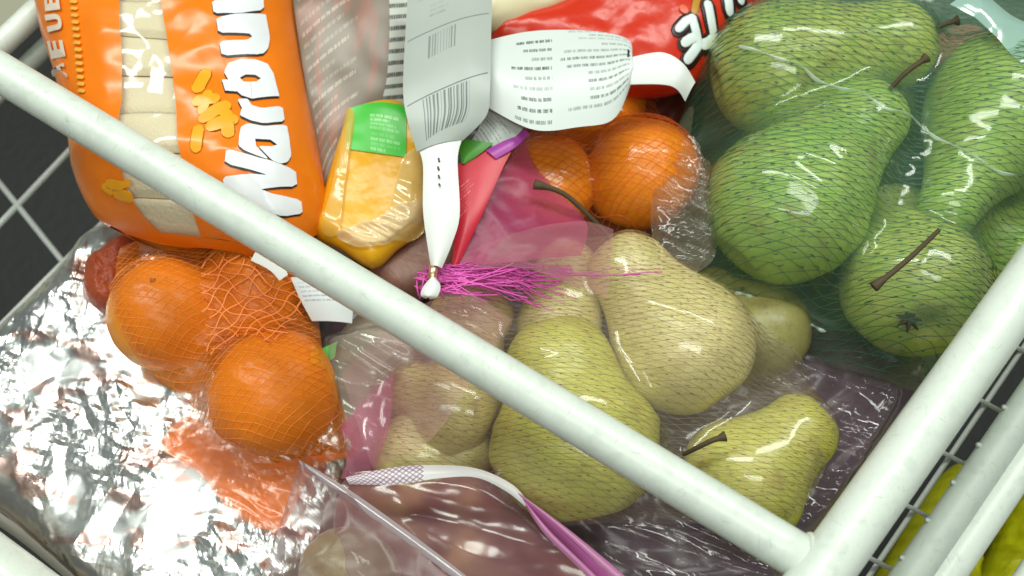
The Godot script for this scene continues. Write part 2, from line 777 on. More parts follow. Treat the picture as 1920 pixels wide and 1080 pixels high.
func flat_shape(outline: Array, h: Callable, lift: float, soft := 0.14) -> ArrayMesh:
	# a flat printed shape that follows the surface under it
	var flat := PackedVector2Array()
	var round_ := []
	for i in outline.size():
		var a: Array = outline[i]
		var b: Array = outline[(i + 1) % outline.size()]
		for k in ([soft, 1.0 - soft] if soft > 0.0 else [0.0]):
			round_.append([lerpf(a[0], b[0], k), lerpf(a[1], b[1], k)])
	for q in round_:
		var w := on(q[0], q[1], h)
		flat.append(Vector2(w.x, w.z))
	var tri := Geometry2D.triangulate_polygon(flat)
	var list := []
	for i in range(0, tri.size(), 3):
		list.append([flat[tri[i]], flat[tri[i + 1]], flat[tri[i + 2]]])
	for level in 3:
		var next := []
		for t in list:
			var ab: Vector2 = (t[0] + t[1]) / 2
			var bc: Vector2 = (t[1] + t[2]) / 2
			var ca: Vector2 = (t[2] + t[0]) / 2
			next.append_array([[t[0], ab, ca], [ab, t[1], bc], [ca, bc, t[2]], [ab, bc, ca]])
		list = next
	var s := Soup.new()
	for t in list:
		var k := s.v.size()
		var turn: float = (t[1] - t[0]).cross(t[2] - t[0])
		for q in (t if turn > 0 else [t[0], t[2], t[1]]):
			s.v.append(Vector3(q.x, h.call(q.x, q.y) + lift, q.y))
			s.c.append(Color.WHITE)
			s.t.append(Vector2.ZERO)
		s.f.append_array(PackedInt32Array([k, k + 1, k + 2]))
	return s.mesh()

func _ready() -> void:
	# ---------------------------------------------------------------- camera, surroundings, lamps, exposure
	flen = 540.0 / tan(deg_to_rad(FOV / 2))
	var t := deg_to_rad(TILT)
	eye = AIM + Vector3(0, cos(t), sin(t)) * AWAY
	fwd = (AIM - eye).normalized()
	upv = Vector3.RIGHT.cross(fwd)
	var cam := Camera3D.new()
	cam.name = "camera"
	cam.fov = FOV
	cam.near = 0.02
	cam.far = 20.0
	add_child(cam)
	cam.look_at_from_position(eye, AIM, Vector3(0, 0, -1))
	var optics := CameraAttributesPhysical.new()
	optics.frustum_focal_length = 12.0 / tan(deg_to_rad(FOV / 2))
	optics.frustum_near = 0.02
	optics.frustum_far = 20.0
	optics.frustum_focus_distance = 0.585
	optics.exposure_aperture = 8.0
	cam.attributes = optics
	cam.current = true
	var env := Environment.new()
	env.background_mode = Environment.BG_COLOR
	env.background_color = Color(0.36, 0.38, 0.37)
	env.tonemap_mode = Environment.TONE_MAPPER_LINEAR
	env.tonemap_exposure = 1.24
	env.sdfgi_enabled = true
	env.ssao_enabled = true
	env.ssil_enabled = true
	var we := WorldEnvironment.new()
	we.name = "surroundings"
	we.environment = env
	add_child(we)
	for l in [[-0.75, 2.0, -0.75, 24.0], [0.85, 2.1, -0.95, 24.0], [0.1, 2.2, 0.75, 14.0]]:
		var lamp := AreaLight3D.new()
		lamp.name = numbered(self, "ceiling_lamp")
		lamp.area_size = Vector2(1.6, 0.30)
		lamp.light_color = Color(0.975, 1.0, 0.955)
		lamp.light_energy = l[3] * 0.1
		lamp.shadow_enabled = true
		lamp.area_range = 8.0
		add_child(lamp)
		lamp.look_at_from_position(Vector3(l[0], l[1], l[2]), Vector3(0, 0.1, 0), Vector3(0.2, 0, -1))

	make_materials()
	make_ground()
	make_basket()
	make_neighbour()
	make_sack()
	make_yellow_sacks()
	make_foil()
	make_front_oranges()
	make_back_oranges()
	make_red_bag()
	make_bread()
	make_pouch()
	make_pears()
	make_green()
	make_labels()
	make_purple_bag()

func make_materials() -> void:
	M.paint = relief(mat(Color(0.69, 0.76, 0.74), 0.40), bumps(3, 0.012, 2.0), 9.0, 0.35)
	M.paint.albedo_texture = grime(31)
	M.paint.clearcoat_enabled = true
	M.paint.clearcoat = 0.35
	M.paint.clearcoat_roughness = 0.3
	M.wire = mat(Color(0.50, 0.53, 0.51), 0.4)
	M.grey_paint = relief(mat(Color(0.52, 0.59, 0.57), 0.45), bumps(4, 0.012, 2.0), 9.0, 0.35)
	M.grey_paint.albedo_texture = grime(32)
	M.black = relief(mat(Color(0.006, 0.008, 0.007), 0.65), bumps(5, 0.03, 2.0), 8.0, 0.5)
	M.floor = mat(Color(0.50, 0.48, 0.36), 0.5)
	M.pear = mat(Color.WHITE, 0.36)
	M.pear.vertex_color_use_as_albedo = true
	M.pear.albedo_texture = speckles(11, 420, Color(0.50, 0.42, 0.22), 1.7)
	M.pear.uv1_triplanar = true
	M.pear.uv1_scale = Vector3.ONE * 22.0
	M.pear.normal_enabled = true
	M.pear.normal_texture = bumps(6, 0.05, 1.0)
	M.pear.normal_scale = 0.35
	M.pear.subsurf_scatter_enabled = true
	M.pear.subsurf_scatter_strength = 0.08
	M.stem = relief(mat(Color(0.075, 0.05, 0.022), 0.7), bumps(7, 0.06, 3.0), 60.0, 0.8)
	M.calyx = mat(Color(0.03, 0.025, 0.012), 0.8)
	M.orange = mat(Color(0.99, 0.335, 0.008), 0.36)
	M.orange.vertex_color_use_as_albedo = true
	M.orange.albedo_texture = speckles(12, 260, Color(0.80, 0.52, 0.30), 1.5)
	relief(M.orange, bumps(8, 0.07, 3.0, true), 26.0, 0.55)
	M.orange.subsurf_scatter_enabled = true
	M.orange.subsurf_scatter_strength = 0.1
	M.label = mat(Color(0.80, 0.82, 0.81), 0.35)

func make_ground() -> void:
	var b := BoxMesh.new()
	b.size = Vector3(6, 0.02, 6)
	var f := structure("floor", b, M.floor)
	f.position = Vector3(0, -0.62, 0)
	var a := P(-60, 190, -0.4)
	var s := Soup.new()
	var rows := []
	for q in [[P(-900, 420, -0.4), P(250, -420, -0.4)], [P(-900, 1900, -0.4), P(3000, 1900, -0.4)]]:
		rows.append(PackedVector3Array(q))
	rows = [PackedVector3Array([P(-900, 900, -0.4), P(-200, 330, -0.4), P(330, -330, -0.4), P(2600, -400, -0.4)]), PackedVector3Array([P(-900, 1900, -0.4), P(0, 1900, -0.4), P(1200, 1900, -0.4), P(2600, 1900, -0.4)])]
	var low := []
	for r in rows:
		var q := PackedVector3Array()
		for p in r:
			q.append(p - Vector3(0, 0.02, 0))
		low.append(q)
	s.rows([low[0], rows[0], rows[1], low[1], low[0]], "out")
	var o := part("shelf_base", s.mesh(true), M.black, self)
	o.set_meta("label", "black shelf base far below the wire basket")
	o.set_meta("category", "shelf base")

func make_basket() -> void:
	var o := thing("wire_basket", "white wire basket with thick tube rims holding all the groceries", "basket", P(900, 560, -0.02))
	var h := 0.168
	var k1 := P(-4, 135, h)
	var k2 := P(1512, 1052, h)
	var r := size_at(41, P(800, 600, h))
	part("cross_rail", bar(P(-420, -119, h), k2, r), M.paint, o)
	var far_ := P(1512 + 470 * 1.6, 1052 - 668 * 1.6, h)
	part("side_rail", bar(P(1413, 1255, h + 0.004), P(2325, -30, h + 0.004), size_at(53, P(1600, 1000, h))), M.paint, o)
	var b0 := P(1413, 1255, h + 0.004)
	var bd := (P(2325, -30, h + 0.004) - b0).normalized()
	var ad := (k2 - P(-52, 105, h)).normalized()
	var rb := size_at(53, P(1600, 1000, h))
	var off := (k2 - b0) - bd * (k2 - b0).dot(bd)
	var wc := k2 - ad * (rb * 0.98 - off.length() * signf(-off.dot(ad)))
	var bead := []
	for i in 49:
		var a := TAU * i / 48
		bead.append(wc + (ad.cross(Vector3.UP).normalized() * cos(a) + Vector3.UP * sin(a)) * (r + 0.0002 * sin(i * 2.1)) + ad * rb * (1.0 - sqrt(1.0 - pow(0.75 * sin(a), 2.0))) * 0.8)
	var bs := Soup.new()
	bs.tube(bead, 0.0019, 8)
	part("weld", bs.mesh(), M.paint, o)
	# left rail and the angle iron beside it
	part("side_rail", bar(P(-120, 199, 0.072), P(520, -409, 0.072), size_at(27, P(0, 80, h))), M.paint, o)
	part("side_rail", bar(P(-30, 200, 0.05), P(520, -330, 0.05), size_at(21, P(0, 80, h))), M.grey_paint, o)
	part("front_rail", bar(P(-420, 754, 0.06), P(700, 1599, 0.06), r * 1.5), M.paint, o)
	# the floor grid, seen where nothing lies on it
	var y := -0.02
	for w in [[[-440, 883], [340, 62], 7.0], [[-440, 1055], [360, 249], 6.5], [[-260, 22], [190, 580], 5.5], [[-440, 280], [80, 925], 5.0]]:
		var a := P(w[0][0], w[0][1], y)
		var b := P(w[1][0], w[1][1], y)
		part("wire", bar(a, b, size_at(w[2], a), 8), M.wire, o)
	for i in 7:
		var a := P(300 + i * 180, 200, y - 0.004)
		var b := P(120 + i * 180, 1150, y - 0.004)
		part("wire", bar(a, b, 0.0016, 8), M.wire, o)
	for i in 6:
		part("wire", bar(P(280, 250 + i * 170, y - 0.0075), P(1480, 250 + i * 170, y - 0.0075), 0.0016, 8), M.wire, o)
	# wall wires between the right rail and the next basket
	var u := Vector2(1918 - 1636, 653 - 1071)
	part("wire", bar(P(1636 - u.x * 0.3, 1071 - u.y * 0.3, 0.07), P(1918 + u.x * 0.3, 653 + u.y * 0.3, 0.07), 0.0016, 8), M.wire, o)
	part("wire", bar(P(1594 - u.x * 0.3, 1071 - u.y * 0.3, 0.10), P(1876 + u.x * 0.3, 653 + u.y * 0.3, 0.10), 0.0016, 8), M.wire, o)
	for i in range(-1, 7):
		var c := Vector2(1660, 1062).lerp(Vector2(1912, 655), i / 4.0)
		part("wire", bar(P(c.x - 45, c.y - 24, 0.085), P(c.x + 26, c.y + 13, 0.066), 0.0014, 8), M.wire, o)

func make_neighbour() -> void:
	var o := thing("wire_basket", "pale grey double rail of the next basket at the lower right", "basket", P(1800, 1000, -0.02))
	var h := 0.11
	part("rail", bar(P(1594, 1246, h), P(2135, 452, h), size_at(33, P(1800, 1000, h))), M.grey_paint, o)
	part("rail", bar(P(1660, 1244, h - 0.004), P(2200, 452, h - 0.004), size_at(33, P(1800, 1000, h))), M.paint, o)
	part("rail", bar(P(1815, 1250, h - 0.02), P(2060, 890, h - 0.02), size_at(26, P(1800, 1000, h))), M.paint, o)
	for i in 5:
		var c := Vector2(1698, 1050).lerp(Vector2(1890, 768), i / 4.0)
		var st := Soup.new()
		st.tube([P(c.x, c.y, h), P(c.x - 9, c.y - 5, h + 0.004)], size_at(5, P(c.x, c.y, h)), 8)
		part("weld", st.mesh(), M.grey_paint, o)

func make_yellow_sacks() -> void:
	var n := noise(61, 40.0, 3, true)
	var m := mat(Color.WHITE, 0.3)
	m.vertex_color_use_as_albedo = true
	relief(m, bumps(62, 0.03, 3.0), 16.0, 0.5)
	var col := func(x: float, z: float) -> Color:
		var g := clampf(0.5 + 0.5 * n.get_noise_2d(x * 0.6, z * 1.7), 0, 1)
		return Color(0.25, 0.27, 0.006).lerp(Color(0.56, 0.55, 0.012), g)
	var data := [["crumpled yellow green plastic bag below the rail at the lower right edge", [[1580, 1200], [1660, 1050], [1770, 885], [1850, 868], [1880, 930], [1840, 1010], [1790, 1200]], [1740, 1040]],
		["yellow green plastic bag in the next basket beyond the double rail", [[1780, 1200], [1850, 1030], [1900, 935], [2000, 880], [2050, 1050], [2000, 1200]], [1920, 1060]]]
	for d in data:
		var p := puff(d[1], -0.02, 0.035, 0.03, n, 0.006)
		var o := thing("plastic_bag", d[0], "bag", P(d[2][0], d[2][1], -0.05), "yellow green plastic bags")
		part("wrapper", puff_mesh(p, d[2], 0.03, 26, col), m, o)

func make_sack() -> void:
	# dark purple sack under the pears
	var n := noise(71, 20.0, 4, true)
	var p := puff([[640, 500], [900, 420], [1250, 480], [1480, 560], [1640, 640], [1745, 700], [1660, 850], [1530, 1020], [1440, 1160], [1080, 1180], [800, 1000], [640, 900], [600, 700]], 0.0, 0.03, 0.04, n, 0.007)
	var o := thing("plastic_bag", "dark purple crinkled plastic sack lying under the yellow pears", "bag", P(1150, 800, -0.02))
	var m := mat(Color(0.11, 0.072, 0.09), 0.28)
	relief(m, bumps(72, 0.015, 4.0), 7.0, 0.3)
	part("wrapper", puff_mesh(p, [1150, 800], 0.015, 40), m, o)
	# loose clear film on it, at the right of the pears and along the foot of the picture
	var wr := noise(73, 16.0, 3, true)
	var f := film(Color(0.25, 0.18, 0.22), 0.12, 0.08, 0.9)
	relief(f, bumps(74, 0.01, 4.0), 6.0, 0.25)
	var hf := func(x: float, z: float) -> float: return 0.048
	part("loose_film", sheet([[1400, 690], [1500, 650], [1600, 680], [1700, 720], [1640, 850], [1520, 1010], [1440, 960], [1560, 860]], [1560, 800], hf, 30, 0.012, wr, 0.009, 0.05), f, o)
	part("loose_film", sheet([[1100, 980], [1200, 940], [1330, 960], [1470, 1050], [1430, 1160], [1150, 1160]], [1290, 1050], hf, 30, 0.012, wr, 0.009, 0.05), f, o)

func make_foil() -> void:
	rng.seed = 81
	var knots := PackedFloat32Array()
	for i in 4096:
		knots.append(rng.randf())
	# creased like paper: straight facets between scattered high and low spots
	var facet := func(x: float, z: float, cell: float, turn: float, first: int) -> float:
		var q := Vector2(x, z).rotated(turn) / cell
		q += Vector2(0.23 * sin(q.y * 1.7), 0.23 * sin(q.x * 1.3))
		q.x += 0.5 * q.y
		var i := floori(q.x)
		var j := floori(q.y)
		var u := q.x - i
		var w := q.y - j
		var a := knots[posmod(i + j * 57 + first, 4096)]
		var b := knots[posmod(i + 1 + j * 57 + first, 4096)]
		var c := knots[posmod(i + (j + 1) * 57 + first, 4096)]
		var d := knots[posmod(i + 1 + (j + 1) * 57 + first, 4096)]
		return a + (b - a) * u + (c - a) * w if u + w < 1.0 else d + (c - d) * (1.0 - u) + (b - d) * (1.0 - w)
	var tone := noise(83, 15.0, 3)
	var p := puff([[215, 425], [120, 520], [0, 632], [-80, 700], [-90, 900], [20, 975], [130, 1068], [260, 1170], [520, 1180], [640, 1050], [690, 850], [600, 640], [420, 480]], 0.0, 0.034, 0.03)
	var o := thing("foil_bag", "crumpled silver foil bag with salmon print patches under the oranges", "bag", P(280, 800, -0.02))
	# where the bag carries salmon print
	var spots := []
	for q in [[190, 655, 110], [250, 560, 60], [390, 870, 110], [320, 1030, 80], [240, 900, 50], [40, 870, 90], [140, 1040, 80], [480, 960, 90], [130, 560, 50]]:
		var w := P(q[0], q[1], 0.03)
		spots.append([Vector2(w.x, w.z), size_at(q[2], w)])
	var c := P(300, 780, 0.0)
	var rs := []
	var cs := []
	for i in 150:
		var u := i / 149.0
		var row := PackedVector3Array()
		var crow := PackedColorArray()
		for k in 481:
			var b := k % 480 * p.line.size() / 480.0
			var e := p.line[int(b)].lerp(p.line[(int(b) + 1) % p.line.size()], b - int(b))
			var q := Vector2(c.x, c.z).lerp(e, u)
			var y := p.at(q.x, q.y) if u < 0.999 else p.edge
			y += (0.0075 * (facet.call(q.x, q.y, 0.028, 0.4, 7) - 0.55) + (0.0040 * facet.call(q.x, q.y, 0.0125, 1.3, 900) + 0.0020 * facet.call(q.x, q.y, 0.0062, 2.3, 2100) + 0.0007 * facet.call(q.x, q.y, 0.0033, 0.9, 300)) * smoothstep(-0.45, 0.25, tone.get_noise_2d(q.y * 0.9 + 3.0, q.x * 0.9))) * (1.0 if u < 0.95 else 0.4)
			row.append(Vector3(q.x, y, q.y))
			var g := tone.get_noise_2d(q.x * 0.8 + q.y, q.y * 2.2 - q.x)
			var col := Color(0.88, 0.90, 0.90)
			var near := 0.0
			for spot in spots:
				near = maxf(near, 1.0 - q.distance_to(spot[0]) / spot[1])
			col = col.lerp(Color(0.80, 0.36, 0.27), smoothstep(0.10, 0.24, g + 0.42 * near - 0.16) * 0.55)
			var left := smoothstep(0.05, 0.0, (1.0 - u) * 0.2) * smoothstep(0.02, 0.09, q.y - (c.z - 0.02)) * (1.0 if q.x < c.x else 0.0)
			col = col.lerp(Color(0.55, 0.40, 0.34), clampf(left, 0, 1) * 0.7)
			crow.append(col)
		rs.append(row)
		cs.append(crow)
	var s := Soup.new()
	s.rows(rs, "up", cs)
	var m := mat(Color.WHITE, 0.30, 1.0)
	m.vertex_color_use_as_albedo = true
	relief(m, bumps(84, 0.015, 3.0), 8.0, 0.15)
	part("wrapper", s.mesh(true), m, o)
	# folded seam at the lower left
	part("seam", ribbon([[-30, 940, 0.012], [40, 990, 0.012], [130, 1062, 0.012], [230, 1140, 0.012]], [[-30, 968, 0.004], [40, 1016, 0.004], [125, 1086, 0.004], [220, 1165, 0.004]], 30, 4, 0.002), mat(Color(0.45, 0.42, 0.36), 0.35), o)

func make_front_oranges() -> void:
	var grp := "oranges in the net bag on the foil"
	var balls := []
	balls += orange("orange at the left end of the net bag on the foil, stalk end showing", [312, 588, 0.058], 108, 1, grp, Vector3(0.0, 1.0, -0.35), M.orange)
	balls += orange("large orange nearest the viewer in the net bag on the foil", [512, 738, 0.062], 124, 2, grp, Vector3(0.6, -0.5, 0.4), M.orange)
	balls += orange("orange half hidden under the white rail at the back of the foil bag", [478, 545, 0.048], 105, 3, grp, Vector3(-0.6, -0.5, 0.1), M.orange)
	var f := stretched([200, 430, 720, 1060], balls, 0.050, 0.0015, 40, 0.0003)
	var h := f.at
	var o := thing("net_bag", "orange net bag stretched over the oranges in front of the rail", "net bag", P(440, 700, 0.0))
	var wr := noise(91, 30.0, 3, true)
	var film_m := film(Color(0.98, 0.26, 0.02), 0.40, 0.3, 0.5)
	relief(film_m, bumps(92, 0.02, 4.0), 10.0, 0.4)
	var outl := [[215, 500], [240, 455], [330, 450], [500, 470], [575, 545], [605, 660], [640, 760], [665, 850], [560, 880], [520, 980], [450, 960], [370, 870], [300, 840], [360, 760], [290, 705], [225, 620]]
	part("wrapper", sheet(outl, [450, 680], h, 34, 0.002, wr, 0.0012, 0.06), film_m, o)
	var lay := func(x: float, z: float) -> float: return h.call(x, z) + 0.0016
	part("wrapper", sheet([[300, 835], [350, 780], [420, 822], [540, 872], [662, 845], [580, 890], [525, 990], [440, 965], [370, 885]], [460, 890], lay, 20, 0.001, wr, 0.002, 0.06), film(Color(0.97, 0.24, 0.05), 0.5, 0.2, 0.5), o)
	rng.seed = 5
	var line := in_line(outl, h, 0.06)
	var net_m := mat(Color(0.95, 0.30, 0.05), 0.4)
	part("net", strands(line, h, [12.0, -48.0], 0.0042, 0.00020, 0.0006, 0.12), net_m, o, true)
	# the slack, wide open mesh between the fruit, over a dark fold
	var slack := stretched([200, 430, 720, 1060], balls, 0.055, 0.003, 90, 0.0001)
	var hs := slack.at
	var hole := [[385, 482], [470, 480], [560, 500], [570, 590], [520, 640], [440, 640], [395, 680], [380, 600]]
	var line2 := in_line(hole, hs, 0.09)
	part("slack_net", strands(line2, hs, [28.0, -52.0], 0.0065, 0.00062, 0.0010, 0.32), mat(Color(0.95, 0.27, 0.06), 0.35), o, true)
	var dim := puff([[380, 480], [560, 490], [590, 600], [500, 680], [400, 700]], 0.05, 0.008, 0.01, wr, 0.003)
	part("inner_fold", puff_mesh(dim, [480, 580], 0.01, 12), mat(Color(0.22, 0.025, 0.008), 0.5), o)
	# the gathered dark red end at the left
	var dark := mat(Color(0.38, 0.065, 0.02), 0.45)
	relief(dark, bumps(93, 0.05, 5.0), 22.0, 0.9)
	var g := puff([[165, 560], [170, 500], [215, 462], [260, 450], [258, 520], [235, 580], [200, 590]], 0.03, 0.02, 0.012, wr, 0.003)
	part("gathered_end", puff_mesh(g, [212, 525], 0.01, 16), dark, o)
	# paper tag between the rail and the oranges
	var im := small_print(256, 160, Color(0.86, 0.89, 0.90), Color(0.25, 0.3, 0.4), [[20, 220, 18, 90, 16, 6, 0.6, 1]], 12)
	part("paper_tag", ribbon([[545, 520, 0.075], [562, 560, 0.072], [585, 602, 0.066]], [[640, 520, 0.075], [660, 565, 0.07], [660, 606, 0.064]], 16, 10, 0.002), printed(im), o)
	part("green_tab", ribbon([[600, 655, 0.064], [615, 680, 0.062]], [[632, 640, 0.064], [628, 668, 0.062]], 4, 4), mat(Color(0.08, 0.5, 0.07), 0.4), o)
	part("paper_corner", ribbon([[470, 488, 0.09], [505, 506, 0.09], [524, 526, 0.09]], [[480, 470, 0.092], [525, 492, 0.092], [540, 515, 0.092]], 8, 4), M.label, o)

func make_back_oranges() -> void:
	var grp := "oranges in the red net behind the labels"
	var balls := []
	balls += orange("smaller orange under the white nutrition label, beside the pink card", [1030, 345, 0.058], 92, 11, grp, Vector3(-0.4, -0.7, 0.2), M.orange)
	balls += orange("bright orange in a net just left of the green pears", [1205, 325, 0.062], 108, 12, grp, Vector3(0.4, -0.8, 0.2), M.orange)
	balls += orange("orange almost hidden behind the netting under the red bag", [1120, 205, 0.036], 90, 13, grp, Vector3(-0.4, -0.8, 0.2), M.orange)
	var f := stretched([900, 120, 1340, 520], balls, 0.02, 0.0012, 14, 0.0006)
	var h := f.at
	var o := thing("net_bag", "red orange net around the oranges behind the nutrition label", "net bag", P(1120, 330, 0.0))
	var outl := [[940, 300], [1000, 210], [1120, 150], [1270, 160], [1330, 300], [1270, 420], [1180, 470], [1040, 470], [950, 400]]
	rng.seed = 6
	var line := in_line(outl, h, 0.06)
	var net_m := mat(Color(0.75, 0.13, 0.02), 0.4)
	part("net", strands(line, h, [20.0, -40.0], 0.0046, 0.00022, 0.0005, 0.15), net_m, o, true)
	var wr := noise(95, 35.0, 3, true)
	var fm := film(Color(0.95, 0.26, 0.02), 0.10, 0.15, 0.4)
	part("wrapper", sheet(outl, [1120, 320], h, 30, 0.003, wr, 0.001, 0.06), fm, o)
	# dark red folds below
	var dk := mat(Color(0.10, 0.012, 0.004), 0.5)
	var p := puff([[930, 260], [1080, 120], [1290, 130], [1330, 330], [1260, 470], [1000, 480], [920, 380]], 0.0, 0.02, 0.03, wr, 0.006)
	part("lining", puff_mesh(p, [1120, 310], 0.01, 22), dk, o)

func make_red_bag() -> void:
	var wr := noise(101, 14.0, 3)
	var p := puff([[900, 60], [1000, 15], [1075, -15], [1150, -90], [1300, -140], [1450, -110], [1420, 0], [1345, 100], [1318, 150], [1260, 178], [1180, 180], [1110, 170], [1000, 130], [920, 120]], 0.066, 0.028, 0.035, wr, 0.004)
	var m := mat(Color(0.58, 0.028, 0.008), 0.28)
	relief(m, bumps(102, 0.02, 3.0), 10.0, 0.35)
	var o := thing("crisp_bag", "glossy red bag with white upside down letters behind the labels", "bag", P(1200, 60, 0.04))
	part("wrapper", puff_mesh(p, [1190, 60], 0.025, 34), m, o)
	var h := p.at
	var white := mat(Color(0.70, 0.78, 0.78), 0.35)
	var black := mat(Color(0.02, 0.004, 0.006), 0.4)
	var glyphs := [[[[1297, 38], [1304, 62], [1309, 86]], [[1297, 38], [1285, 43], [1273, 56]], [[1306, 72], [1295, 76], [1284, 83]], [[1309, 86], [1300, 100], [1289, 114]]],
		[[[1327, 12], [1333, 45], [1338, 76]], [[1338, 76], [1328, 84], [1317, 87]]],
		[[[1361, -30], [1364, 0], [1367, 24]]], [[[1386, -20], [1388, 2]]]]
	for g in glyphs:
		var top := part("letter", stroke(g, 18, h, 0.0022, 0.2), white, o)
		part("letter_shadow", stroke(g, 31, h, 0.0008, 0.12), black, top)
	part("mark", stroke([[[1281, 17], [1283, 20]]], 17, h, 0.001, 0.15), mat(Color(0.75, 0.13, 0.07), 0.4), o)
	part("mark", stroke([[[1308, -10], [1302, 22]]], 15, h, 0.001, 0.15), mat(Color(0.45, 0.22, 0.015), 0.4), o)
	# cream bag in front of it at the top edge
	var c := puff([[880, -60], [1000, -90], [1090, -40], [1075, -2], [1000, 32], [925, 62], [890, 40]], 0.085, 0.014, 0.02, wr, 0.003)
	var cm := mat(Color(0.72, 0.64, 0.42), 0.4)
	var co := thing("paper_bag", "cream coloured bag at the top edge above the red bag", "bag", P(980, 0, 0.06))
	part("wrapper", puff_mesh(c, [985, -10], 0.01, 16), cm, co)

func make_bread() -> void:
	var wr := noise(111, 9.0, 3)
	var cr := noise(112, 14.0, 2, true)
	var left := [[30, -120], [62, -30], [80, 60], [108, 150], [132, 250], [142, 330], [180, 408], [238, 440]]
	var right := [[545, -120], [552, -40], [563, 80], [584, 200], [603, 310], [612, 390], [596, 440], [556, 486]]
	var outl := left.duplicate()
	outl.append_array([[360, 466], [470, 482]])
	var back := right.duplicate()
	back.reverse()
	outl.append_array(back)
	var edge := 0.083
	var p := puff(outl, edge, 0.043, 0.055, wr, 0.006)
	var h := p.at
	var o := thing("bread_bag", "orange plastic bag of sliced bread with large white lettering", "bread", P(330, 200, 0.05))
	var L := spline(PP(left, edge), 60)
	var R := spline(PP(right, edge), 60)
	var s0 := func(v: float) -> float: return lerpf(0.41, 0.23, smoothstep(0.15, 1.0, v))
	var s1 := func(v: float) -> float: return lerpf(0.565, 0.48, v)
	var skin := mat(Color(0.86, 0.20, 0.006), 0.26)
	relief(skin, bumps(113, 0.015, 3.0), 8.0, 0.35)
	var lower := [P(238, 440, edge), P(300, 458, edge), P(360, 466, edge), P(470, 482, edge), P(556, 486, edge)]
	var cell := func(a: float, v: float) -> Vector3:
		var i := clampf(v * 60.0, 0, 59.999)
		var l: Vector3 = L[int(i)].lerp(L[int(i) + 1], i - int(i))
		var r: Vector3 = R[int(i)].lerp(R[int(i) + 1], i - int(i))
		return l.lerp(r, a)
	var zone := func(from: Callable, to: Callable, n: int, lift: float, amp: float, v0 := 0.0, v1 := 1.0, rows_ := 80) -> ArrayMesh:
		var rs := []
		for i in rows_ + 1:
			var v := lerpf(v0, v1, float(i) / rows_)
			var row := PackedVector3Array()
			for j in n + 1:
				var q: Vector3 = cell.call(lerpf(from.call(v), to.call(v), float(j) / n), v)
				q.y = h.call(q.x, q.z) + lift + amp * cr.get_noise_2d(q.x, q.z)
				row.append(q)
			rs.append(row)
		var s := Soup.new()
		s.rows(rs, "up")
		return s.mesh()
	var zero := func(v: float) -> float: return 0.0
	var one := func(v: float) -> float: return 1.0
	part("printed_panel", zone.call(zero, s0, 40, 0.0, 0.0012, 0.0, 1.0, 120), skin, o)
	part("printed_panel", zone.call(s1, one, 70, 0.0, 0.0012, 0.0, 1.0, 160), skin, o)
	# the bottom end of the bag, below the last row
	var rs := []
	for i in 13:
		var row := PackedVector3Array()
		for j in 41:
			var a := j / 40.0
			var q: Vector3 = cell.call(a, 1.0)
			var e := resample(lower, 40)[j]
			var w := q.lerp(e, i / 12.0)
			w.y = h.call(w.x, w.z)
			row.append(w)
		rs.append(row)
	var es := Soup.new()
	es.rows(rs, "up")
	part("bag_end", es.mesh(), skin, o)
	var under := Soup.new()
	rs = []
	for i in 31:
		var row := PackedVector3Array()
		for j in 31:
			var q: Vector3 = cell.call(j / 30.0, i / 30.0)
			q.y = edge - 0.028 * sqrt(sin(PI * j / 30.0)) - 0.001
			row.append(q)
		rs.append(row)
	under.rows(rs, "up")
	part("underside", under.mesh(), skin, o)
	# slices behind the clear window
	var crumb := mat(Color(0.74, 0.65, 0.45), 0.75)
	relief(crumb, bumps(114, 0.08, 4.0), 20.0, 0.5)
	var n := 9
	for k in n:
		var v0 := float(k) / n + 0.001
		var v1 := float(k + 1) / n - 0.001
		var sl := Soup.new()
		rs = []
		for i in 11:
			var v := lerpf(v0, v1, i / 10.0)
			var row := PackedVector3Array()
			for j in 13:
				var q: Vector3 = cell.call(lerpf(s0.call(v) - 0.09, s1.call(v) + 0.09, j / 12.0), v)
				var e := minf(i, 10 - i) / 10.0
				q.y = h.call(q.x, q.z) - 0.0042 - 0.0007 * exp(-e * 22.0) + 0.0008 * sin(k * 2.3)
				if i == 0 or i == 10:
					q.y -= 0.0025
				row.append(q)
			rs.append(row)
		sl.rows(rs, "up")
		part("bread_slice", sl.mesh(), crumb, o)
	var clear := film(Color(0.80, 0.76, 0.62), 0.12, 0.09, 0.9)
	relief(clear, bumps(115, 0.01, 4.0), 7.0, 0.3)
	part("clear_window", zone.call(s0, s1, 24, 0.0, 0.0024), clear, o)
	# lettering up the bag: letters stand on a foot line that runs up the right side
	var hp := func(x: float, z: float) -> float: return h.call(x, z) + 0.0012 * cr.get_noise_2d(x, z)
	var white := mat(Color(0.80, 0.81, 0.86), 0.3)
	var ink := mat(Color(0.02, 0.012, 0.008), 0.4)
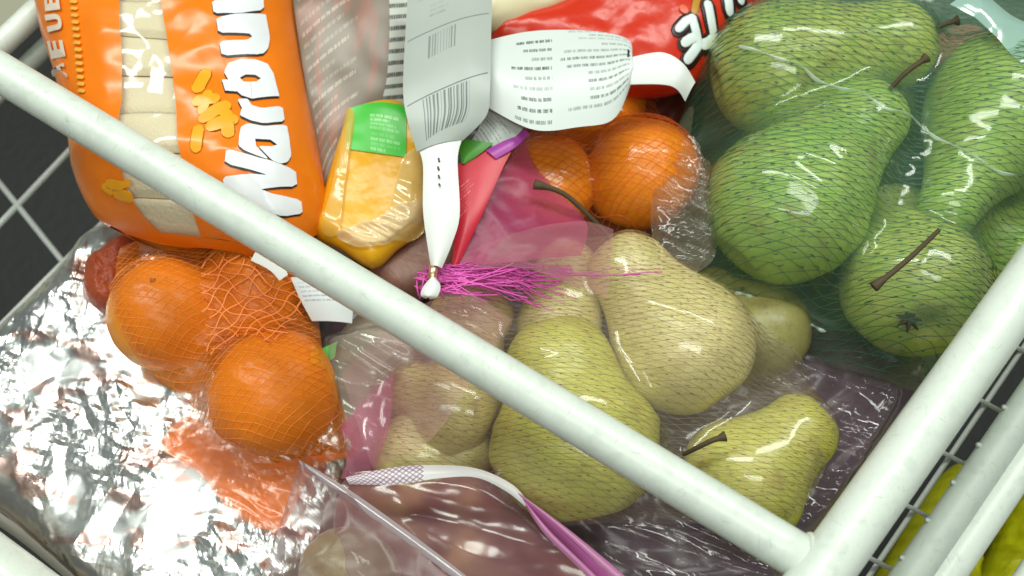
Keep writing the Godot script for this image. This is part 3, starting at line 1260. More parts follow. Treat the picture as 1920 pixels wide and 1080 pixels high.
	# each letter of the big lettering as an outline of its own (a slit leads to the eye of b and a)
	var set_ := [
		[[112, 703], [240, 737], [440, 803], [448, 880], [270, 893], [330, 915], [466, 945], [473, 1008], [385, 1022], [250, 1000], [110, 930], [95, 836], [200, 822], [318, 828], [105, 772]],
		[[170, 688], [174, 640], [182, 600], [215, 583], [290, 597], [398, 590], [409, 650], [420, 735], [402, 766], [370, 774], [330, 760], [262, 690], [322, 693], [356, 688], [332, 662], [250, 653], [243, 680], [318, 757], [200, 712]],
		[[165, 470], [213, 467], [232, 498], [280, 512], [378, 503], [389, 575], [290, 584], [230, 571], [176, 546], [190, 518]],
		[[108, 330], [125, 300], [180, 282], [250, 283], [308, 304], [336, 350], [363, 456], [235, 468], [228, 388], [255, 388], [276, 372], [250, 356], [204, 354], [177, 369], [194, 388], [227, 389], [234, 468], [185, 452], [165, 434], [108, 430], [92, 378], [122, 378], [104, 345]],
		[[65, 82], [298, 66], [306, 110], [319, 180], [310, 232], [285, 258], [92, 266], [80, 198], [215, 190], [236, 178], [222, 160], [75, 158]],
		[[36, -70], [250, -74], [284, -40], [292, 50], [170, 66], [54, 66], [45, 6], [150, 2], [225, -4], [225, -14], [140, -12], [42, -10]]]
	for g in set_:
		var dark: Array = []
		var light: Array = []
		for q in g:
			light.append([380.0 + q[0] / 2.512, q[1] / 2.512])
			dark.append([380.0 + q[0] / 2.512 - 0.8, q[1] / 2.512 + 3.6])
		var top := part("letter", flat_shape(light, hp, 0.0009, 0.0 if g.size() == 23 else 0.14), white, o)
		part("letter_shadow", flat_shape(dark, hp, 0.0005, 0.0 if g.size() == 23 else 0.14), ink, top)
	# small lettering along the left edge
	var side := [["A", [130, 150], [-8, -28], [-26, 6]], ["E", [126, 110], [-6, -30], [-26, 6]], ["U", [121, 60], [-5, -30], [-28, 5]], ["E", [116, 22], [-4, -30], [-28, 4]]]
	for g in side:
		part("small_letter", letter(g[0], g[1], g[2], g[3], h, 0.0022, 0.6), mat(Color(0.78, 0.66, 0.55), 0.35), o)
	var gold := mat(Color(0.86, 0.42, 0.05), 0.3)
	var marks := []
	for i in 15:
		var c := Vector2(134, -8).lerp(Vector2(150, 172), i / 14.0)
		marks.append([[c.x, c.y], [c.x + 8, c.y + 1]])
	part("small_print", stroke(marks, 7, h, 0.0015, 0.1), gold, o, true)
	# printed ears of wheat
	var wheat := mat(Color(0.88, 0.37, 0.012), 0.3)
	for g in [[[385, 140], [372, 165], 26], [[372, 190], [400, 185], 26], [[385, 220], [420, 200], 28], [[400, 235], [432, 225], 30], [[425, 215], [428, 248], 26], [[372, 245], [368, 275], 24], [[390, 178], [380, 206], 22], [[205, 345], [225, 350], 16], [[220, 365], [243, 370], 16], [[222, 352], [240, 344], 13], [[196, 352], [208, 360], 12]]:
		part("wheat_print", stroke([[g[0], g[1]]], g[2], hp, 0.0008, 0.03), wheat, o)
	# see-through side of the bag with rows of small print
	var im := small_print(512, 512, Color(0.47, 0.41, 0.36), Color(0.82, 0.81, 0.77), [[20, 300, 4, 500, 26, 9, 0.85, 1]], 21, -0.35)
	var im2 := small_print(512, 512, Color(0.52, 0.46, 0.41), Color(0.9, 0.91, 0.89), [[20, 300, 4, 500, 26, 9, 0.85, 1]], 21, -0.35)
	var blot := noise(22, 0.008, 3)
	for y in 512:
		for x in 512:
			var c := im.get_pixel(x, y)
			var k := smoothstep(0.0, 0.4, blot.get_noise_2d(x, y * 0.6 + x * 0.5)) * 0.5
			c = c.lerp(Color(0.66, 0.38, 0.32), k if c.g < 0.6 else 0.15)
			if x > 372 and x < 500 and y < 400:
				c = Color(0.74, 0.75, 0.72)
				if posmod(y + int(0.14 * x), 24) < 9 and (x * 7 + y / 24 * 131) % 61 > 9:
					c = Color(0.30, 0.30, 0.28)
			im.set_pixel(x, y, c)
	var sm := printed(im, 0.3)
	var sl2 := ribbon([[542, -60, 0.094], [560, 80, 0.092], [580, 200, 0.09], [602, 320, 0.082], [608, 390, 0.075]], [[800, -60, 0.09], [795, 90, 0.086], [770, 200, 0.08], [690, 300, 0.07], [640, 380, 0.062]], 50, 30, 0.008, wr, 0.003)
	part("side_panel", sl2, sm, o)

func make_pouch() -> void:
	var wr := noise(121, 18.0, 3)
	var cr := noise(122, 45.0, 2, true)
	var p := puff([[646, 200], [700, 192], [760, 200], [805, 260], [806, 360], [792, 430], [745, 470], [700, 505], [640, 470], [588, 438], [606, 370], [628, 290]], 0.078, 0.013, 0.011, wr, 0.002)
	var m := mat(Color(0.76, 0.38, 0.010), 0.3)
	relief(m, bumps(123, 0.02, 3.0), 12.0, 0.4)
	var o := thing("food_pouch", "yellow food pouch with a green label beside the bread bag", "pouch", P(700, 350, 0.04))
	part("wrapper", puff_mesh(p, [705, 350], 0.02, 26), m, o)
	var h := p.at
	var im := small_print(256, 160, Color(0.27, 0.74, 0.24), Color(0.85, 0.97, 0.83), [[100, 240, 30, 75, 13, 9, 0.85, 1], [105, 235, 88, 140, 16, 10, 0.7, 1]], 31, 0.06)
	var label := []
	for i in 17:
		var row := PackedVector3Array()
		for j in 17:
			var a := Vector2(652, 206).lerp(Vector2(762, 200), j / 16.0)
			var b := Vector2(648, 280).lerp(Vector2(762, 296), j / 16.0)
			var c := a.lerp(b, i / 16.0)
			var q := on(c.x, c.y - 10.0 * sin(PI * j / 16.0) * (1.0 - i / 16.0), h)
			q.y += 0.001
			row.append(q)
		label.append(row)
	var s := Soup.new()
	s.rows(label, "up")
	part("green_label", s.mesh(), printed(im), o)
	# pale clear side and the crimped seal
	var pale := film(Color(0.93, 0.66, 0.22), 0.62, 0.14, 0.8)
	relief(pale, bumps(124, 0.015, 4.0), 10.0, 0.25)
	var up1 := func(x: float, z: float) -> float: return h.call(x, z) + 0.0022
	part("clear_side", sheet([[758, 292], [800, 285], [806, 380], [790, 440], [730, 450], [705, 440], [730, 380]], [765, 380], up1, 18, 0.001, cr, 0.0008, 0.09), pale, o)
	var seal := film(Color(0.93, 0.74, 0.42), 0.6, 0.12, 0.9)
	var up2 := func(x: float, z: float) -> float: return h.call(x, z) + 0.0032
	var pleat := noise(126, 55.0, 2, true)
	part("crimped_seal", sheet([[630, 438], [670, 418], [705, 406], [735, 388], [765, 376], [796, 384], [792, 412], [755, 436], [715, 458], [670, 462]], [715, 425], up2, 24, 0.002, pleat, 0.0028, 0.09), seal, o)
	part("side_fold", sheet([[648, 208], [664, 214], [656, 290], [646, 370], [636, 432], [604, 432], [614, 370], [632, 290]], [636, 330], up1, 12, 0.001, cr, 0.0006, 0.09), film(Color(0.90, 0.56, 0.10), 0.5, 0.2, 0.8), o)
	# brown card box beside it
	var b := puff([[690, 520], [750, 470], [800, 430], [880, 430], [860, 520], [800, 560], [740, 570]], 0.055, 0.02, 0.012, wr, 0.002)
	var bm := mat(Color(0.24, 0.115, 0.085), 0.45)
	relief(bm, bumps(125, 0.05, 3.0), 16.0, 0.4)
	var bo := thing("brown_wrapper", "brown wrapped packet wedged between the yellow pouch and white strip", "packet", P(780, 490, 0.03))
	part("wrapper", puff_mesh(b, [790, 500], 0.02, 14), bm, bo)

func make_pears() -> void:
	var grp := "yellow pears in the pink net"
	var yel := [Color(0.66, 0.57, 0.14), Color(0.56, 0.53, 0.10), Color(0.36, 0.24, 0.07)]
	var pale := [Color(0.84, 0.72, 0.33), Color(0.74, 0.66, 0.24), Color(0.54, 0.40, 0.16)]
	var grn := [Color(0.60, 0.60, 0.085), Color(0.70, 0.66, 0.14), Color(0.42, 0.31, 0.07)]
	var balls := []
	balls += pear("large pale yellow pear in the middle of the pink net, stem pointing up left", [1282, 648, 0.072], 134, [1180, 515, 0.074], 80, pale, 1, grp, [[1150, 452, 0.082], [1105, 405, 0.098], [1055, 362, 0.108], [1002, 345, 0.112]])
	balls += pear("yellow pear under the white rail, its round end toward the viewer", [1078, 826, 0.066], 160, [1052, 690, 0.074], 104, grn, 2, grp)
	balls += pear("yellow pear beside the right rail with a short stem on top", [1398, 896, 0.056], 122, [1496, 812, 0.068], 74, grn, 3, grp, [[1282, 852, 0.088], [1310, 838, 0.098], [1335, 826, 0.103], [1360, 818, 0.104]])
	balls += pear("bruised yellow pear at the left end of the pink net", [842, 762, 0.048], 98, [770, 730, 0.05], 54, [Color(0.70, 0.60, 0.22), Color(0.60, 0.46, 0.16), Color(0.20, 0.09, 0.04)], 4, grp)
	balls += pear("yellow pear half hidden by the rail under the magenta knot", [880, 612, 0.062], 82, [900, 590, 0.064], 62, [Color(0.66, 0.52, 0.24), Color(0.58, 0.44, 0.18), Color(0.4, 0.22, 0.1)], 5, grp)
	balls += pear("pale pear low in the net behind the purple bag", [790, 862, 0.034], 96, [870, 850, 0.036], 56, pale, 6, grp)
	balls += pear("pear neck showing through the pink film behind the large pale pear", [1050, 612, 0.060], 80, [1062, 505, 0.062], 58, pale, 7, grp)
	balls += pear("small piece of a pear showing between large pale pear and green bag", [1425, 625, 0.040], 98, [1330, 560, 0.042], 60, [Color(0.30, 0.27, 0.10), Color(0.27, 0.25, 0.08), Color(0.2, 0.14, 0.05)], 8, grp)
	# bruise on the left pear
	var f := stretched([600, 360, 1680, 1010], balls, 0.030, 0.0016, 34, 0.0004)
	var h := f.at
	var o := thing("net_bag", "magenta net bag of yellow pears closed by a white strip", "net bag", P(1100, 700, 0.0))
	var net_m := mat(Color(0.17, 0.10, 0.04), 0.5)
	rng.seed = 7
	var outl := [[690, 640], [780, 560], [900, 520], [1000, 470], [1140, 430], [1260, 480], [1420, 600], [1520, 700], [1570, 780], [1540, 900], [1450, 990], [1250, 980], [1050, 985], [900, 960], [760, 900], [690, 800]]
	var line := in_line(outl, h)
	part("net_knots", dashes(line, h, 12.0, 0.0082, 0.0034, 0.0026, 0.00026, 0.0008, 0.7), net_m, o, true)
	var thin := mat(Color(0.27, 0.18, 0.07), 0.5)
	part("net", strands(line, h, [1.0, 24.0], 0.0034, 0.00013, 0.0008, 0.10), thin, o, true)
	var wr := noise(131, 16.0, 2, true)
	var up1 := func(x: float, z: float) -> float: return h.call(x, z) + 0.0016
	var clear := film(Color(0.78, 0.68, 0.58), 0.09, 0.11, 0.42)
	relief(clear, bumps(132, 0.008, 3.0), 5.0, 0.14)
	part("clear_film", sheet(outl, [1140, 720], up1, 46, 0.003, wr, 0.0012), clear, o)
	# pink film pulled up to the knot
	var pink := film(Color(0.44, 0.045, 0.14), 0.6, 0.34, 0.5)
	relief(pink, bumps(133, 0.02, 4.0), 10.0, 0.3)
	part("pink_film", ribbon([[985, 262, 0.098], [935, 330, 0.103], [890, 410, 0.107], [850, 500, 0.108]], [[1000, 310, 0.092], [1050, 365, 0.09], [1100, 420, 0.095], [1090, 480, 0.104]], 40, 40, 0.0, wr, 0.002, 0.0), pink, o)
	var mauve := film(Color(0.50, 0.22, 0.24), 0.28, 0.32, 0.5)
	part("pink_film", ribbon([[860, 480, 0.108], [960, 440, 0.104], [1080, 415, 0.1], [1150, 432, 0.1]], [[850, 520, 0.106], [960, 500, 0.109], [1060, 530, 0.114], [1140, 560, 0.121]], 40, 24, 0.0, wr, 0.002, 0.0), mauve, o)
	part("pink_film", ribbon([[640, 700, 0.085], [700, 640, 0.09], [780, 580, 0.1], [860, 545, 0.108]], [[700, 880, 0.085], [800, 830, 0.095], [870, 740, 0.1], [960, 600, 0.108]], 40, 24, 0.006, wr, 0.002, 0.0), film(Color(0.60, 0.26, 0.30), 0.22, 0.3, 0.5), o)
	# gathered strands spreading from the knot
	var s := Soup.new()
	var tangle := noise(134, 0.05, 2)
	for i in 60:
		var a := P(rng.randf_range(800, 850), rng.randf_range(496, 530), 0.112)
		var q := rng.randf()
		var b := on(lerpf(930, 1085, rng.randf()), lerpf(480, 590, q), up1)
		var c := on(lerpf(1060, 1260, rng.randf()), lerpf(430, 660, q), up1)
		var m1 := a.lerp(b, 0.5) + Vector3(rng.randf_range(-0.003, 0.003), 0.004, rng.randf_range(-0.006, 0.004))
		b.y = maxf(b.y, h.call(b.x, b.z)) + 0.003
		c.y = maxf(c.y, h.call(c.x, c.z)) + 0.0015
		var pts := spline([a, m1, b, c] if i < 3 else [a, m1, b], 16)
		for k in pts.size():
			var loose := sin(PI * k / 16.0)
			pts[k] += Vector3(0.5, 0.3, 1.0) * 0.0045 * loose * tangle.get_noise_2d(i * 9.0, k * 5.0)
			pts[k].y = maxf(pts[k].y, h.call(pts[k].x, pts[k].z) + 0.001)
		s.tube(pts, rng.randf_range(0.00022, 0.0004), 4)
	for i in 40:
		var a := P(rng.randf_range(775, 850), rng.randf_range(500, 555), 0.108)
		var b := P(rng.randf_range(775, 990), rng.randf_range(490, 570), 0.106)
		a.y = maxf(a.y, h.call(a.x, a.z) + 0.002)
		b.y = maxf(b.y, h.call(b.x, b.z) + 0.002)
		s.tube(spline([a, a.lerp(b, 0.5) + Vector3(0, 0.004, 0.002), b], 8), 0.0005, 4)
	part("gathered_net", s.mesh(), mat(Color(0.72, 0.10, 0.46), 0.4), o, true)
	# loose clear and pink film left of the pears
	part("loose_film", sheet([[600, 640], [650, 610], [730, 600], [790, 640], [770, 720], [720, 790], [700, 860], [650, 880], [635, 790]], [690, 730], func(x: float, z: float) -> float: return 0.062, 24, 0.012, wr, 0.008, 0.06), film(Color(0.55, 0.50, 0.42), 0.30, 0.09, 1.0), o)
	part("loose_film", ribbon([[640, 800, 0.06], [652, 860, 0.058], [640, 900, 0.052]], [[740, 700, 0.07], [730, 800, 0.066], [700, 900, 0.056]], 20, 16, 0.006, wr, 0.005, 0.0), film(Color(0.58, 0.12, 0.26), 0.5, 0.12, 0.8), o)
	var under := sheet([[640, 600], [760, 560], [800, 640], [760, 760], [740, 900], [650, 900], [620, 720]], [700, 740], func(x: float, z: float) -> float: return 0.035, 20, 0.01, wr, 0.006, 0.04)
	part("inner_film", under, mat(Color(0.33, 0.27, 0.2), 0.4), o)

func make_green() -> void:
	var grp := "green pears in the green net bag"
	var sk := [Color(0.62, 0.66, 0.15), Color(0.45, 0.60, 0.09), Color(0.36, 0.28, 0.07)]
	var sk2 := [Color(0.52, 0.68, 0.14), Color(0.37, 0.61, 0.09), Color(0.38, 0.31, 0.08)]
	var balls := []
	balls += pear("green pear at the back left of the green net, lying on its side", [1452, 132, 0.082], 126, [1672, 86, 0.088], 84, sk, 21, grp, [[1740, 60, 0.104], [1770, 46, 0.11], [1796, 38, 0.112]])
	balls += pear("large green pear in the middle of the green net bag", [1472, 388, 0.082], 150, [1622, 226, 0.094], 80, sk2, 22, grp, [[1668, 168, 0.118], [1700, 135, 0.126], [1738, 108, 0.13]])
	balls += pear("green pear at the right edge, neck down and stem pointing lower left", [1885, 200, 0.082], 142, [1776, 392, 0.096], 58, sk2, 23, grp, [[1760, 432, 0.125], [1712, 478, 0.134], [1672, 512, 0.136], [1638, 538, 0.134]])
	balls += pear("green pear showing its dark calyx beside the right rail", [1715, 536, 0.074], 134, [1680, 430, 0.04], 84, sk, 24, grp, [], false)
	balls += pear("green pear end deep behind the others at right", [1880, 470, 0.045], 110, [1930, 380, 0.05], 60, sk2, 25, grp)
	balls += orange("pinkish brown fruit between two green pears at the upper right", [1805, 105, 0.060], 60, 26, "", Vector3(-0.2, 1, 0.3), relief(mat(Color(0.50, 0.24, 0.15), 0.4), bumps(27, 0.06, 3.0), 20.0, 0.5), "fruit")
	# calyx on the pear by the rail
	var cp := on(1704, 600, func(x: float, z: float) -> float:
		var best := 0.0
		for b in balls:
			var c: Vector3 = b[0]
			var q := Vector2(x - c.x, z - c.z).length_squared()
			if q < b[1] * b[1]:
				best = maxf(best, c.y + sqrt(b[1] * b[1] - q))
		return best, 0.1)
	var f := stretched([1200, -60, 1980, 740], balls, 0.03, 0.002, 34, 0.0004)
	var h := f.at
	var pear_four: Node3D = get_node("pear_011")
	var cy := Soup.new()
	for k in 7:
		var a := TAU * k / 7
		var d := Vector3(cos(a), 0, sin(a))
		cy.tube([cp + Vector3(0, -0.001, 0), cp + d * 0.0035 + Vector3(0, 0.0012, 0), cp + d * 0.0075 + Vector3(0, -0.0006, 0.0)], [0.0022, 0.0015, 0.0004], 5)
	part("calyx", cy.mesh(), M.calyx, pear_four)
	var o := thing("net_bag", "green net bag of green pears with clear film over it", "net bag", P(1600, 350, 0.0))
	var outl := [[1400, -40], [1345, 60], [1300, 150], [1262, 270], [1222, 390], [1232, 470], [1300, 520], [1390, 590], [1500, 660], [1640, 700], [1740, 730], [1820, 640], [1930, 480], [2010, 300], [2020, -40], [1700, -80]]
	var line := in_line(outl, h, 0.09)
	rng.seed = 8
	var dark := mat(Color(0.03, 0.09, 0.04), 0.5)
	part("net_knots", dashes(line, h, 10.0, 0.0105, 0.0042, 0.0030, 0.00050, 0.0008, 0.8), dark, o, true)
	part("net", strands(line, h, [-2.0, 22.0], 0.0042, 0.00022, 0.0008, 0.10), mat(Color(0.045, 0.13, 0.07), 0.45), o, true)
	var wr := noise(141, 14.0, 2, true)
	var up1 := func(x: float, z: float) -> float: return h.call(x, z) + 0.0018
	var green := film(Color(0.20, 0.36, 0.22), 0.17, 0.10, 0.42)
	relief(green, bumps(142, 0.008, 3.0), 5.0, 0.14)
	part("green_film", sheet(outl, [1600, 340], up1, 50, 0.006, wr, 0.0018, 0.09), green, o)
	# dark inside of the bag under the pears
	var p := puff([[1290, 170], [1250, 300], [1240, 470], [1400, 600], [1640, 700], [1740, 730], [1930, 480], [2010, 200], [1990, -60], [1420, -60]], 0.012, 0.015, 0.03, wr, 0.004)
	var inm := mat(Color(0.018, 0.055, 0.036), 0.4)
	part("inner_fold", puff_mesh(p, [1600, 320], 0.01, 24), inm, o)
	# long crease lines that stand up from the film
	for g in [[[1385, 88], [1450, 108], [1500, 125], [1530, 150], [1600, 170], [1660, 205], [1720, 232], [1800, 280], [1860, 318], [1900, 330]], [[1388, 532], [1440, 560], [1500, 596], [1548, 622]], [[1560, 10], [1620, 14], [1690, 4], [1750, 2]]]:
		var a := []
		for q in g:
			a.append(on(q[0], q[1], up1) + Vector3(0, 0.002, 0))
		var pts := spline(a, 60)
		var rs := []
		for i in 61:
			var c := pts[i]
			c.y = up1.call(c.x, c.z) + 0.0006
			var side := (pts[mini(i + 1, 60)] - pts[maxi(i - 1, 0)]).cross(Vector3.UP).normalized()
			var wdt := 0.0008 * (1.0 + 0.7 * sin(i * 0.9)) * (0.15 if posmod(i, 13) > 9 else 1.0)
			rs.append(PackedVector3Array([c - side * wdt, c - side * wdt * 0.4 + Vector3(0, 0.0012, 0), c + Vector3(0, 0.0014, 0), c + side * wdt * 0.4 + Vector3(0, 0.0012, 0), c + side * wdt]))
		var s := Soup.new()
		s.rows(rs, "up")
		part("crease", s.mesh(), film(Color(0.75, 0.92, 0.80), 0.5, 0.1, 1.0), o)
	# the folded hem that lies over the back orange
	var hem := []
	for q in [[[1290, 205], [1300, 208]], [[1272, 235], [1296, 242]], [[1258, 272], [1290, 280]], [[1240, 330], [1278, 340]], [[1222, 395], [1262, 405]], [[1232, 465], [1268, 448]], [[1300, 520], [1318, 490]]]:
		var row := PackedVector3Array()
		for k in 9:
			var w := on(lerpf(q[0][0], q[1][0], k / 8.0), lerpf(q[0][1], q[1][1], k / 8.0), up1)
			w.y += 0.0016 + 0.0022 * sin(PI * k / 8.0)
			row.append(w)
		hem.append(row)
	var hem_fine := []
	for i in 61:
		var x := i / 60.0 * 6.0
		var k := mini(int(x), 5)
		var row := PackedVector3Array()
		for j in 9:
			var w: Vector3 = hem[k][j].cubic_interpolate(hem[k + 1][j], hem[maxi(k - 1, 0)][j], hem[mini(k + 2, 6)][j], x - k)
			w.y += 0.001 * wr.get_noise_2d(w.x * 2.0, w.z * 2.0)
			row.append(w)
		hem_fine.append(row)
	var hs := Soup.new()
	hs.rows(hem_fine, "up")
	part("hem", hs.mesh(), film(Color(0.30, 0.36, 0.26), 0.22, 0.1, 1.0), o)
	# clear crumpled corner at the left and the pale film at the upper right
	part("clear_corner", sheet([[1220, 390], [1246, 310], [1290, 250], [1325, 290], [1345, 380], [1340, 480], [1290, 512], [1236, 480]], [1285, 400], func(x: float, z: float) -> float: return 0.088, 20, 0.004, noise(143, 28.0, 3, true), 0.008, 0.09), film(Color(0.36, 0.27, 0.21), 0.22, 0.08, 1.0), o)
	part("pale_fold", ribbon([[1780, 10, 0.125], [1850, 50, 0.128], [1900, 110, 0.128], [1950, 170, 0.125]], [[1830, -20, 0.12], [1890, 20, 0.124], [1950, 60, 0.124], [1990, 120, 0.122]], 40, 14, 0.003, wr, 0.003, 0.0), film(Color(0.45, 0.68, 0.62), 0.6, 0.12, 0.9), o)

func make_labels() -> void:
	# grey barcode tag that narrows to the clip of the pink net
	var im := small_print(320, 640, Color(0.66, 0.69, 0.67), Color(0.42, 0.45, 0.43), [[40, 280, 10, 150, 22, 9, 0.5, 1], [90, 180, 180, 230, 18, 9, 0.5, 1]], 41, -0.3)
	stripes(im, 90, 190, 300, 380, Color(0.50, 0.53, 0.51), 42, -0.35)
	stripes(im, 70, 245, 505, 640, Color(0.36, 0.40, 0.39), 43, -0.3)
	for x in range(10, 310):
		for w in 4:
			im.set_pixel(x, clampi(int(275 - 0.3 * x + w), 0, 639), Color(0.45, 0.48, 0.46))
			im.set_pixel(x, clampi(int(500 - 0.32 * x + w), 0, 639), Color(0.30, 0.33, 0.32))
	var o := thing("barcode_tag", "long grey barcode tag narrowing to a white strip and clip", "label", P(820, 300, 0.11))
	var wr := noise(151, 12.0, 2)
	part("printed_sleeve", ribbon([[768, -60, 0.128], [760, 60, 0.13], [756, 170, 0.132], [764, 225, 0.132], [782, 285, 0.128]], [[924, -60, 0.128], [921, 60, 0.134], [919, 160, 0.135], [912, 215, 0.132], [868, 262, 0.129]], 50, 16, 0.004, wr, 0.002), printed(im), o)
	part("tail_strip", ribbon([[784, 278, 0.128], [793, 310, 0.127], [793, 390, 0.124], [800, 450, 0.121], [808, 500, 0.118]], [[866, 262, 0.1285], [858, 300, 0.127], [862, 400, 0.124], [848, 455, 0.121], [828, 503, 0.118]], 40, 10, 0.003), M.label, o)
	var s := Soup.new()
	for q in [[818, 296, 16], [817, 312, 14], [818, 328, 12], [819, 344, 10]]:
		s.tube([P(q[0] + 4, q[1], 0.1303), P(q[0] + 6, q[1] + q[2] * 0.5, 0.1302)], 0.0006, 4)
	part("small_print", s.mesh(), mat(Color(0.08, 0.08, 0.09), 0.5), o, true)
	var clip := Soup.new()
	clip.tube([P(814, 500, 0.117), P(812, 512, 0.1165), P(809, 524, 0.116)], [0.0031, 0.0026, 0.0031], 12)
	part("clip", clip.mesh(), mat(Color(0.72, 0.42, 0.30), 0.3, 0.8), o)
	part("strip_end", ribbon([[806, 522, 0.117], [793, 538, 0.118], [789, 554, 0.118], [800, 560, 0.117]], [[818, 522, 0.117], [826, 536, 0.118], [820, 556, 0.118], [806, 561, 0.117]], 14, 8, 0.003), M.label, o)

	# white nutrition label lying over the back oranges
	var im2 := small_print(640, 400, Color(0.82, 0.85, 0.84), Color(0.10, 0.12, 0.12), [[90, 250, 60, 385, 40, 13, 1.0, -1], [300, 570, 24, 64, 17, 9, 0.6, -1], [280, 570, 84, 375, 33, 12, 0.9, -1]], 44, -0.06)
	im2.fill_rect(Rect2i(545, 80, 14, 60), Color(0.2, 0.23, 0.23))
	var o2 := thing("nutrition_label", "white nutrition label with two columns of small print over oranges", "label", P(1050, 150, 0.1))
	var top := [[1185, 110, 0.122], [1178, 74, 0.121], [1110, 58, 0.125], [1000, 58, 0.127], [912, 76, 0.124]]
	var bot := [[1186, 150, 0.12], [1152, 222, 0.122], [1085, 238, 0.126], [1000, 243, 0.126], [912, 200, 0.122]]
	var t2 := top.duplicate()
	t2.reverse()
	var b2 := bot.duplicate()
	b2.reverse()
	# columns run along the label, so its picture is laid the long way round
	var l := spline(PP(t2), 40)
	var r := spline(PP(b2), 40)
	var rs := []
	var us := []
	for i in 41:
		var row := PackedVector3Array()
		var urow := PackedVector2Array()
		for j in 21:
			var p := l[i].lerp(r[i], j / 20.0)
			p.y += 0.005 * sin(PI * j / 20.0)
			row.append(p)
			urow.append(Vector2(i / 40.0, j / 20.0))
		rs.append(row)
		us.append(urow)
	var ls := Soup.new()
	ls.rows(rs, "up", [], us)
	part("printed_sleeve", ls.mesh(), printed(im2), o2)
	part("tail_strip", ribbon([[1180, 108, 0.122], [1240, 98, 0.126], [1280, 118, 0.126], [1304, 154, 0.118]], [[1180, 158, 0.121], [1240, 158, 0.124], [1268, 166, 0.123], [1285, 190, 0.114]], 30, 8, 0.003), M.label, o2)
	# folded end of it with rows of print
	var im3 := small_print(256, 256, Color(0.72, 0.75, 0.74), Color(0.1, 0.11, 0.12), [[10, 240, 10, 250, 26, 10, 0.8, 1]], 45, 0.4)
	part("folded_end", ribbon([[905, 190, 0.112], [900, 235, 0.111], [885, 262, 0.11]], [[985, 236, 0.113], [960, 262, 0.112], [930, 280, 0.111]], 16, 12, 0.002), printed(im3), o2)

	# red card with purple edge under the tag
	var o3 := thing("card_label", "pink red card with a purple edge right of the white strip", "label", P(900, 340, 0.09))
	var im4 := small_print(256, 512, Color(0.78, 0.16, 0.24), Color(0.95, 0.75, 0.75), [[25, 110, 130, 300, 22, 8, 0.8, 1]], 46, -0.25)
	part("card", ribbon([[852, 312, 0.112], [856, 380, 0.112], [852, 440, 0.111], [846, 500, 0.108]], [[985, 248, 0.108], [950, 300, 0.11], [905, 400, 0.112], [858, 500, 0.109]], 40, 16, 0.002), printed(im4), o3)
	part("purple_edge", ribbon([[985, 240, 0.11], [955, 258, 0.112], [910, 282, 0.113]], [[992, 252, 0.11], [968, 275, 0.112], [930, 298, 0.113]], 20, 4, 0.001), mat(Color(0.38, 0.06, 0.36), 0.35), o3)
	part("green_corner", ribbon([[858, 262, 0.114], [862, 285, 0.114], [866, 308, 0.113]], [[925, 268, 0.114], [900, 288, 0.114], [872, 308, 0.113]], 12, 8, 0.001), mat(Color(0.07, 0.30, 0.03), 0.4), o3)

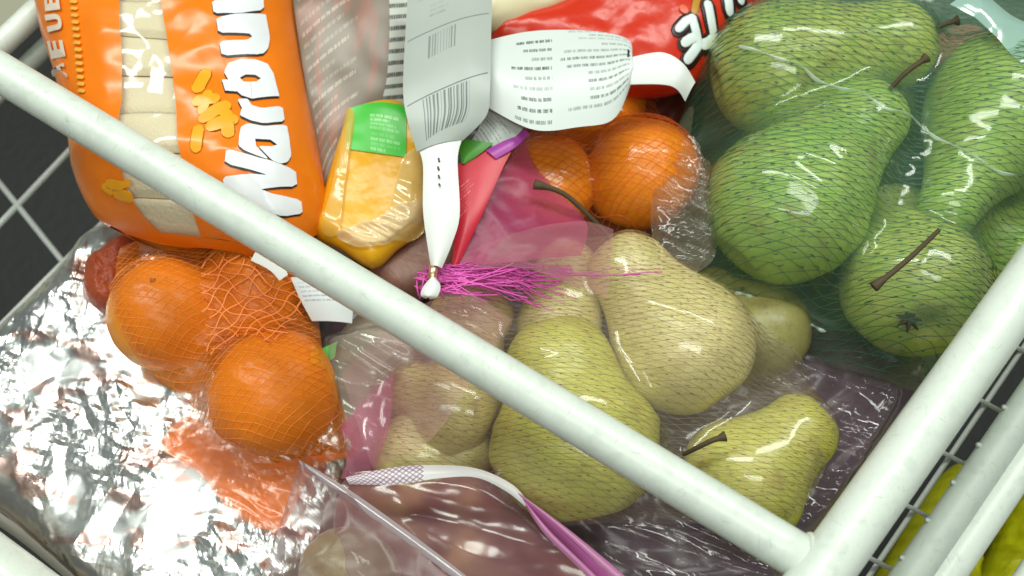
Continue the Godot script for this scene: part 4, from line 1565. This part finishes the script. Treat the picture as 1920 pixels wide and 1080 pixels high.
func make_purple_bag() -> void:
	var balls := []
	var pale := [Color(0.55, 0.48, 0.20), Color(0.46, 0.42, 0.14), Color(0.36, 0.25, 0.10)]
	balls += pear("pale pear in the purple bag at the bottom edge", [655, 1085, 0.075], 100, [600, 1170, 0.07], 60, pale, 41, "", [])
	var f := stretched([500, 860, 1260, 1160], balls, 0.07, 0.0022, 40, 0.0003)
	var h := f.at
	var o := thing("net_bag", "purple net bag with a white band across it at the bottom", "net bag", P(850, 1020, 0.02))
	var wr := noise(162, 14.0, 2, true)
	# crumpled brown red stuff inside, seen through the film
	var mot := noise(165, 18.0, 3)
	var stuffing := func(x: float, z: float) -> Color:
		var g := clampf(0.5 + 1.1 * mot.get_noise_2d(x, z), 0, 1)
		return Color(0.17, 0.04, 0.025).lerp(Color(0.50, 0.27, 0.13), g * g)
	var lump := puff([[640, 920], [760, 885], [880, 890], [960, 930], [1050, 1010], [1170, 1130], [1000, 1190], [760, 1190], [640, 1060]], 0.035, 0.034, 0.05, noise(166, 11.0, 3), 0.005)
	var lm := mat(Color.WHITE, 0.5)
	lm.vertex_color_use_as_albedo = true
	part("filling", puff_mesh(lump, [850, 1030], 0.02, 30, stuffing), lm, o)
	var fm := film(Color(0.34, 0.17, 0.22), 0.28, 0.13, 0.5)
	relief(fm, bumps(163, 0.012, 5.0), 7.0, 0.35)
	var outl := [[640, 905], [740, 880], [850, 880], [950, 915], [1060, 1000], [1190, 1120], [1000, 1180], [760, 1180], [640, 1080]]
	part("purple_film", sheet(outl, [850, 1030], h, 34, 0.004, wr, 0.0018), fm, o)
	# the flap in front, with its straight folded edge
	var flap := film(Color(0.23, 0.125, 0.135), 0.46, 0.3, 0.6)
	relief(flap, bumps(164, 0.015, 5.0), 8.0, 0.4)
	part("flap", ribbon([[560, 868, 0.092], [525, 980, 0.096], [480, 1120, 0.098], [460, 1180, 0.098]], [[572, 866, 0.092], [660, 930, 0.100], [800, 1030, 0.108], [940, 1135, 0.11]], 40, 40, 0.004, wr, 0.004, 0.0), flap, o)
	part("fold_edge", ribbon([[560, 862, 0.0935], [650, 915, 0.101], [790, 1015, 0.109], [900, 1100, 0.111]], [[566, 876, 0.0935], [640, 930, 0.101], [780, 1030, 0.109], [885, 1110, 0.111]], 40, 4, 0.001), film(Color(0.40, 0.33, 0.36), 0.75, 0.15, 0.8), o)
	# white band, then magenta folds
	var im := Image.create(512, 64, false, Image.FORMAT_RGBA8)
	im.fill(Color(0.88, 0.86, 0.87))
	for x in 512:
		for y in 64:
			if x < 210 and (posmod(x + y, 18) < 4 or posmod(x - y, 18) < 4):
				im.set_pixel(x, y, Color(0.55, 0.38, 0.52))
	var a := spline(PP([[648, 895, 0.094], [740, 876, 0.1], [830, 872, 0.102], [900, 880, 0.1], [960, 908, 0.094], [990, 940, 0.09]]), 50)
	var b := spline(PP([[655, 908, 0.094], [745, 908, 0.101], [830, 896, 0.104], [895, 896, 0.102], [950, 922, 0.095], [985, 950, 0.09]]), 50)
	var rs := []
	var us := []
	for i in 51:
		var row := PackedVector3Array()
		var urow := PackedVector2Array()
		for j in 5:
			row.append(a[i].lerp(b[i], j / 4.0) + Vector3(0, 0.0015 * sin(PI * j / 4.0), 0))
			urow.append(Vector2(i / 50.0, j / 4.0))
		rs.append(row)
		us.append(urow)
	var s := Soup.new()
	s.rows(rs, "up", [], us)
	part("white_band", s.mesh(), printed(im), o)
	var mg := mat(Color(0.50, 0.12, 0.36), 0.25)
	var mg2 := mat(Color(0.62, 0.24, 0.47), 0.2)
	part("magenta_fold", ribbon([[975, 925, 0.09], [1050, 985, 0.088], [1130, 1050, 0.085], [1240, 1150, 0.08]], [[985, 950, 0.086], [1060, 1025, 0.08], [1120, 1090, 0.078], [1180, 1160, 0.076]], 40, 10, 0.005, wr, 0.002), mg, o)
	part("magenta_fold", ribbon([[970, 922, 0.092], [1045, 976, 0.092], [1125, 1040, 0.089], [1230, 1130, 0.084]], [[975, 930, 0.093], [1050, 992, 0.093], [1128, 1062, 0.09], [1225, 1150, 0.085]], 40, 6, 0.002), mg2, o)
	part("magenta_fold", ribbon([[980, 940, 0.09], [1020, 1000, 0.088], [1080, 1060, 0.084], [1150, 1130, 0.08]], [[986, 940, 0.091], [1032, 996, 0.089], [1096, 1058, 0.085], [1170, 1130, 0.08]], 40, 6, 0.002), mg2, o)
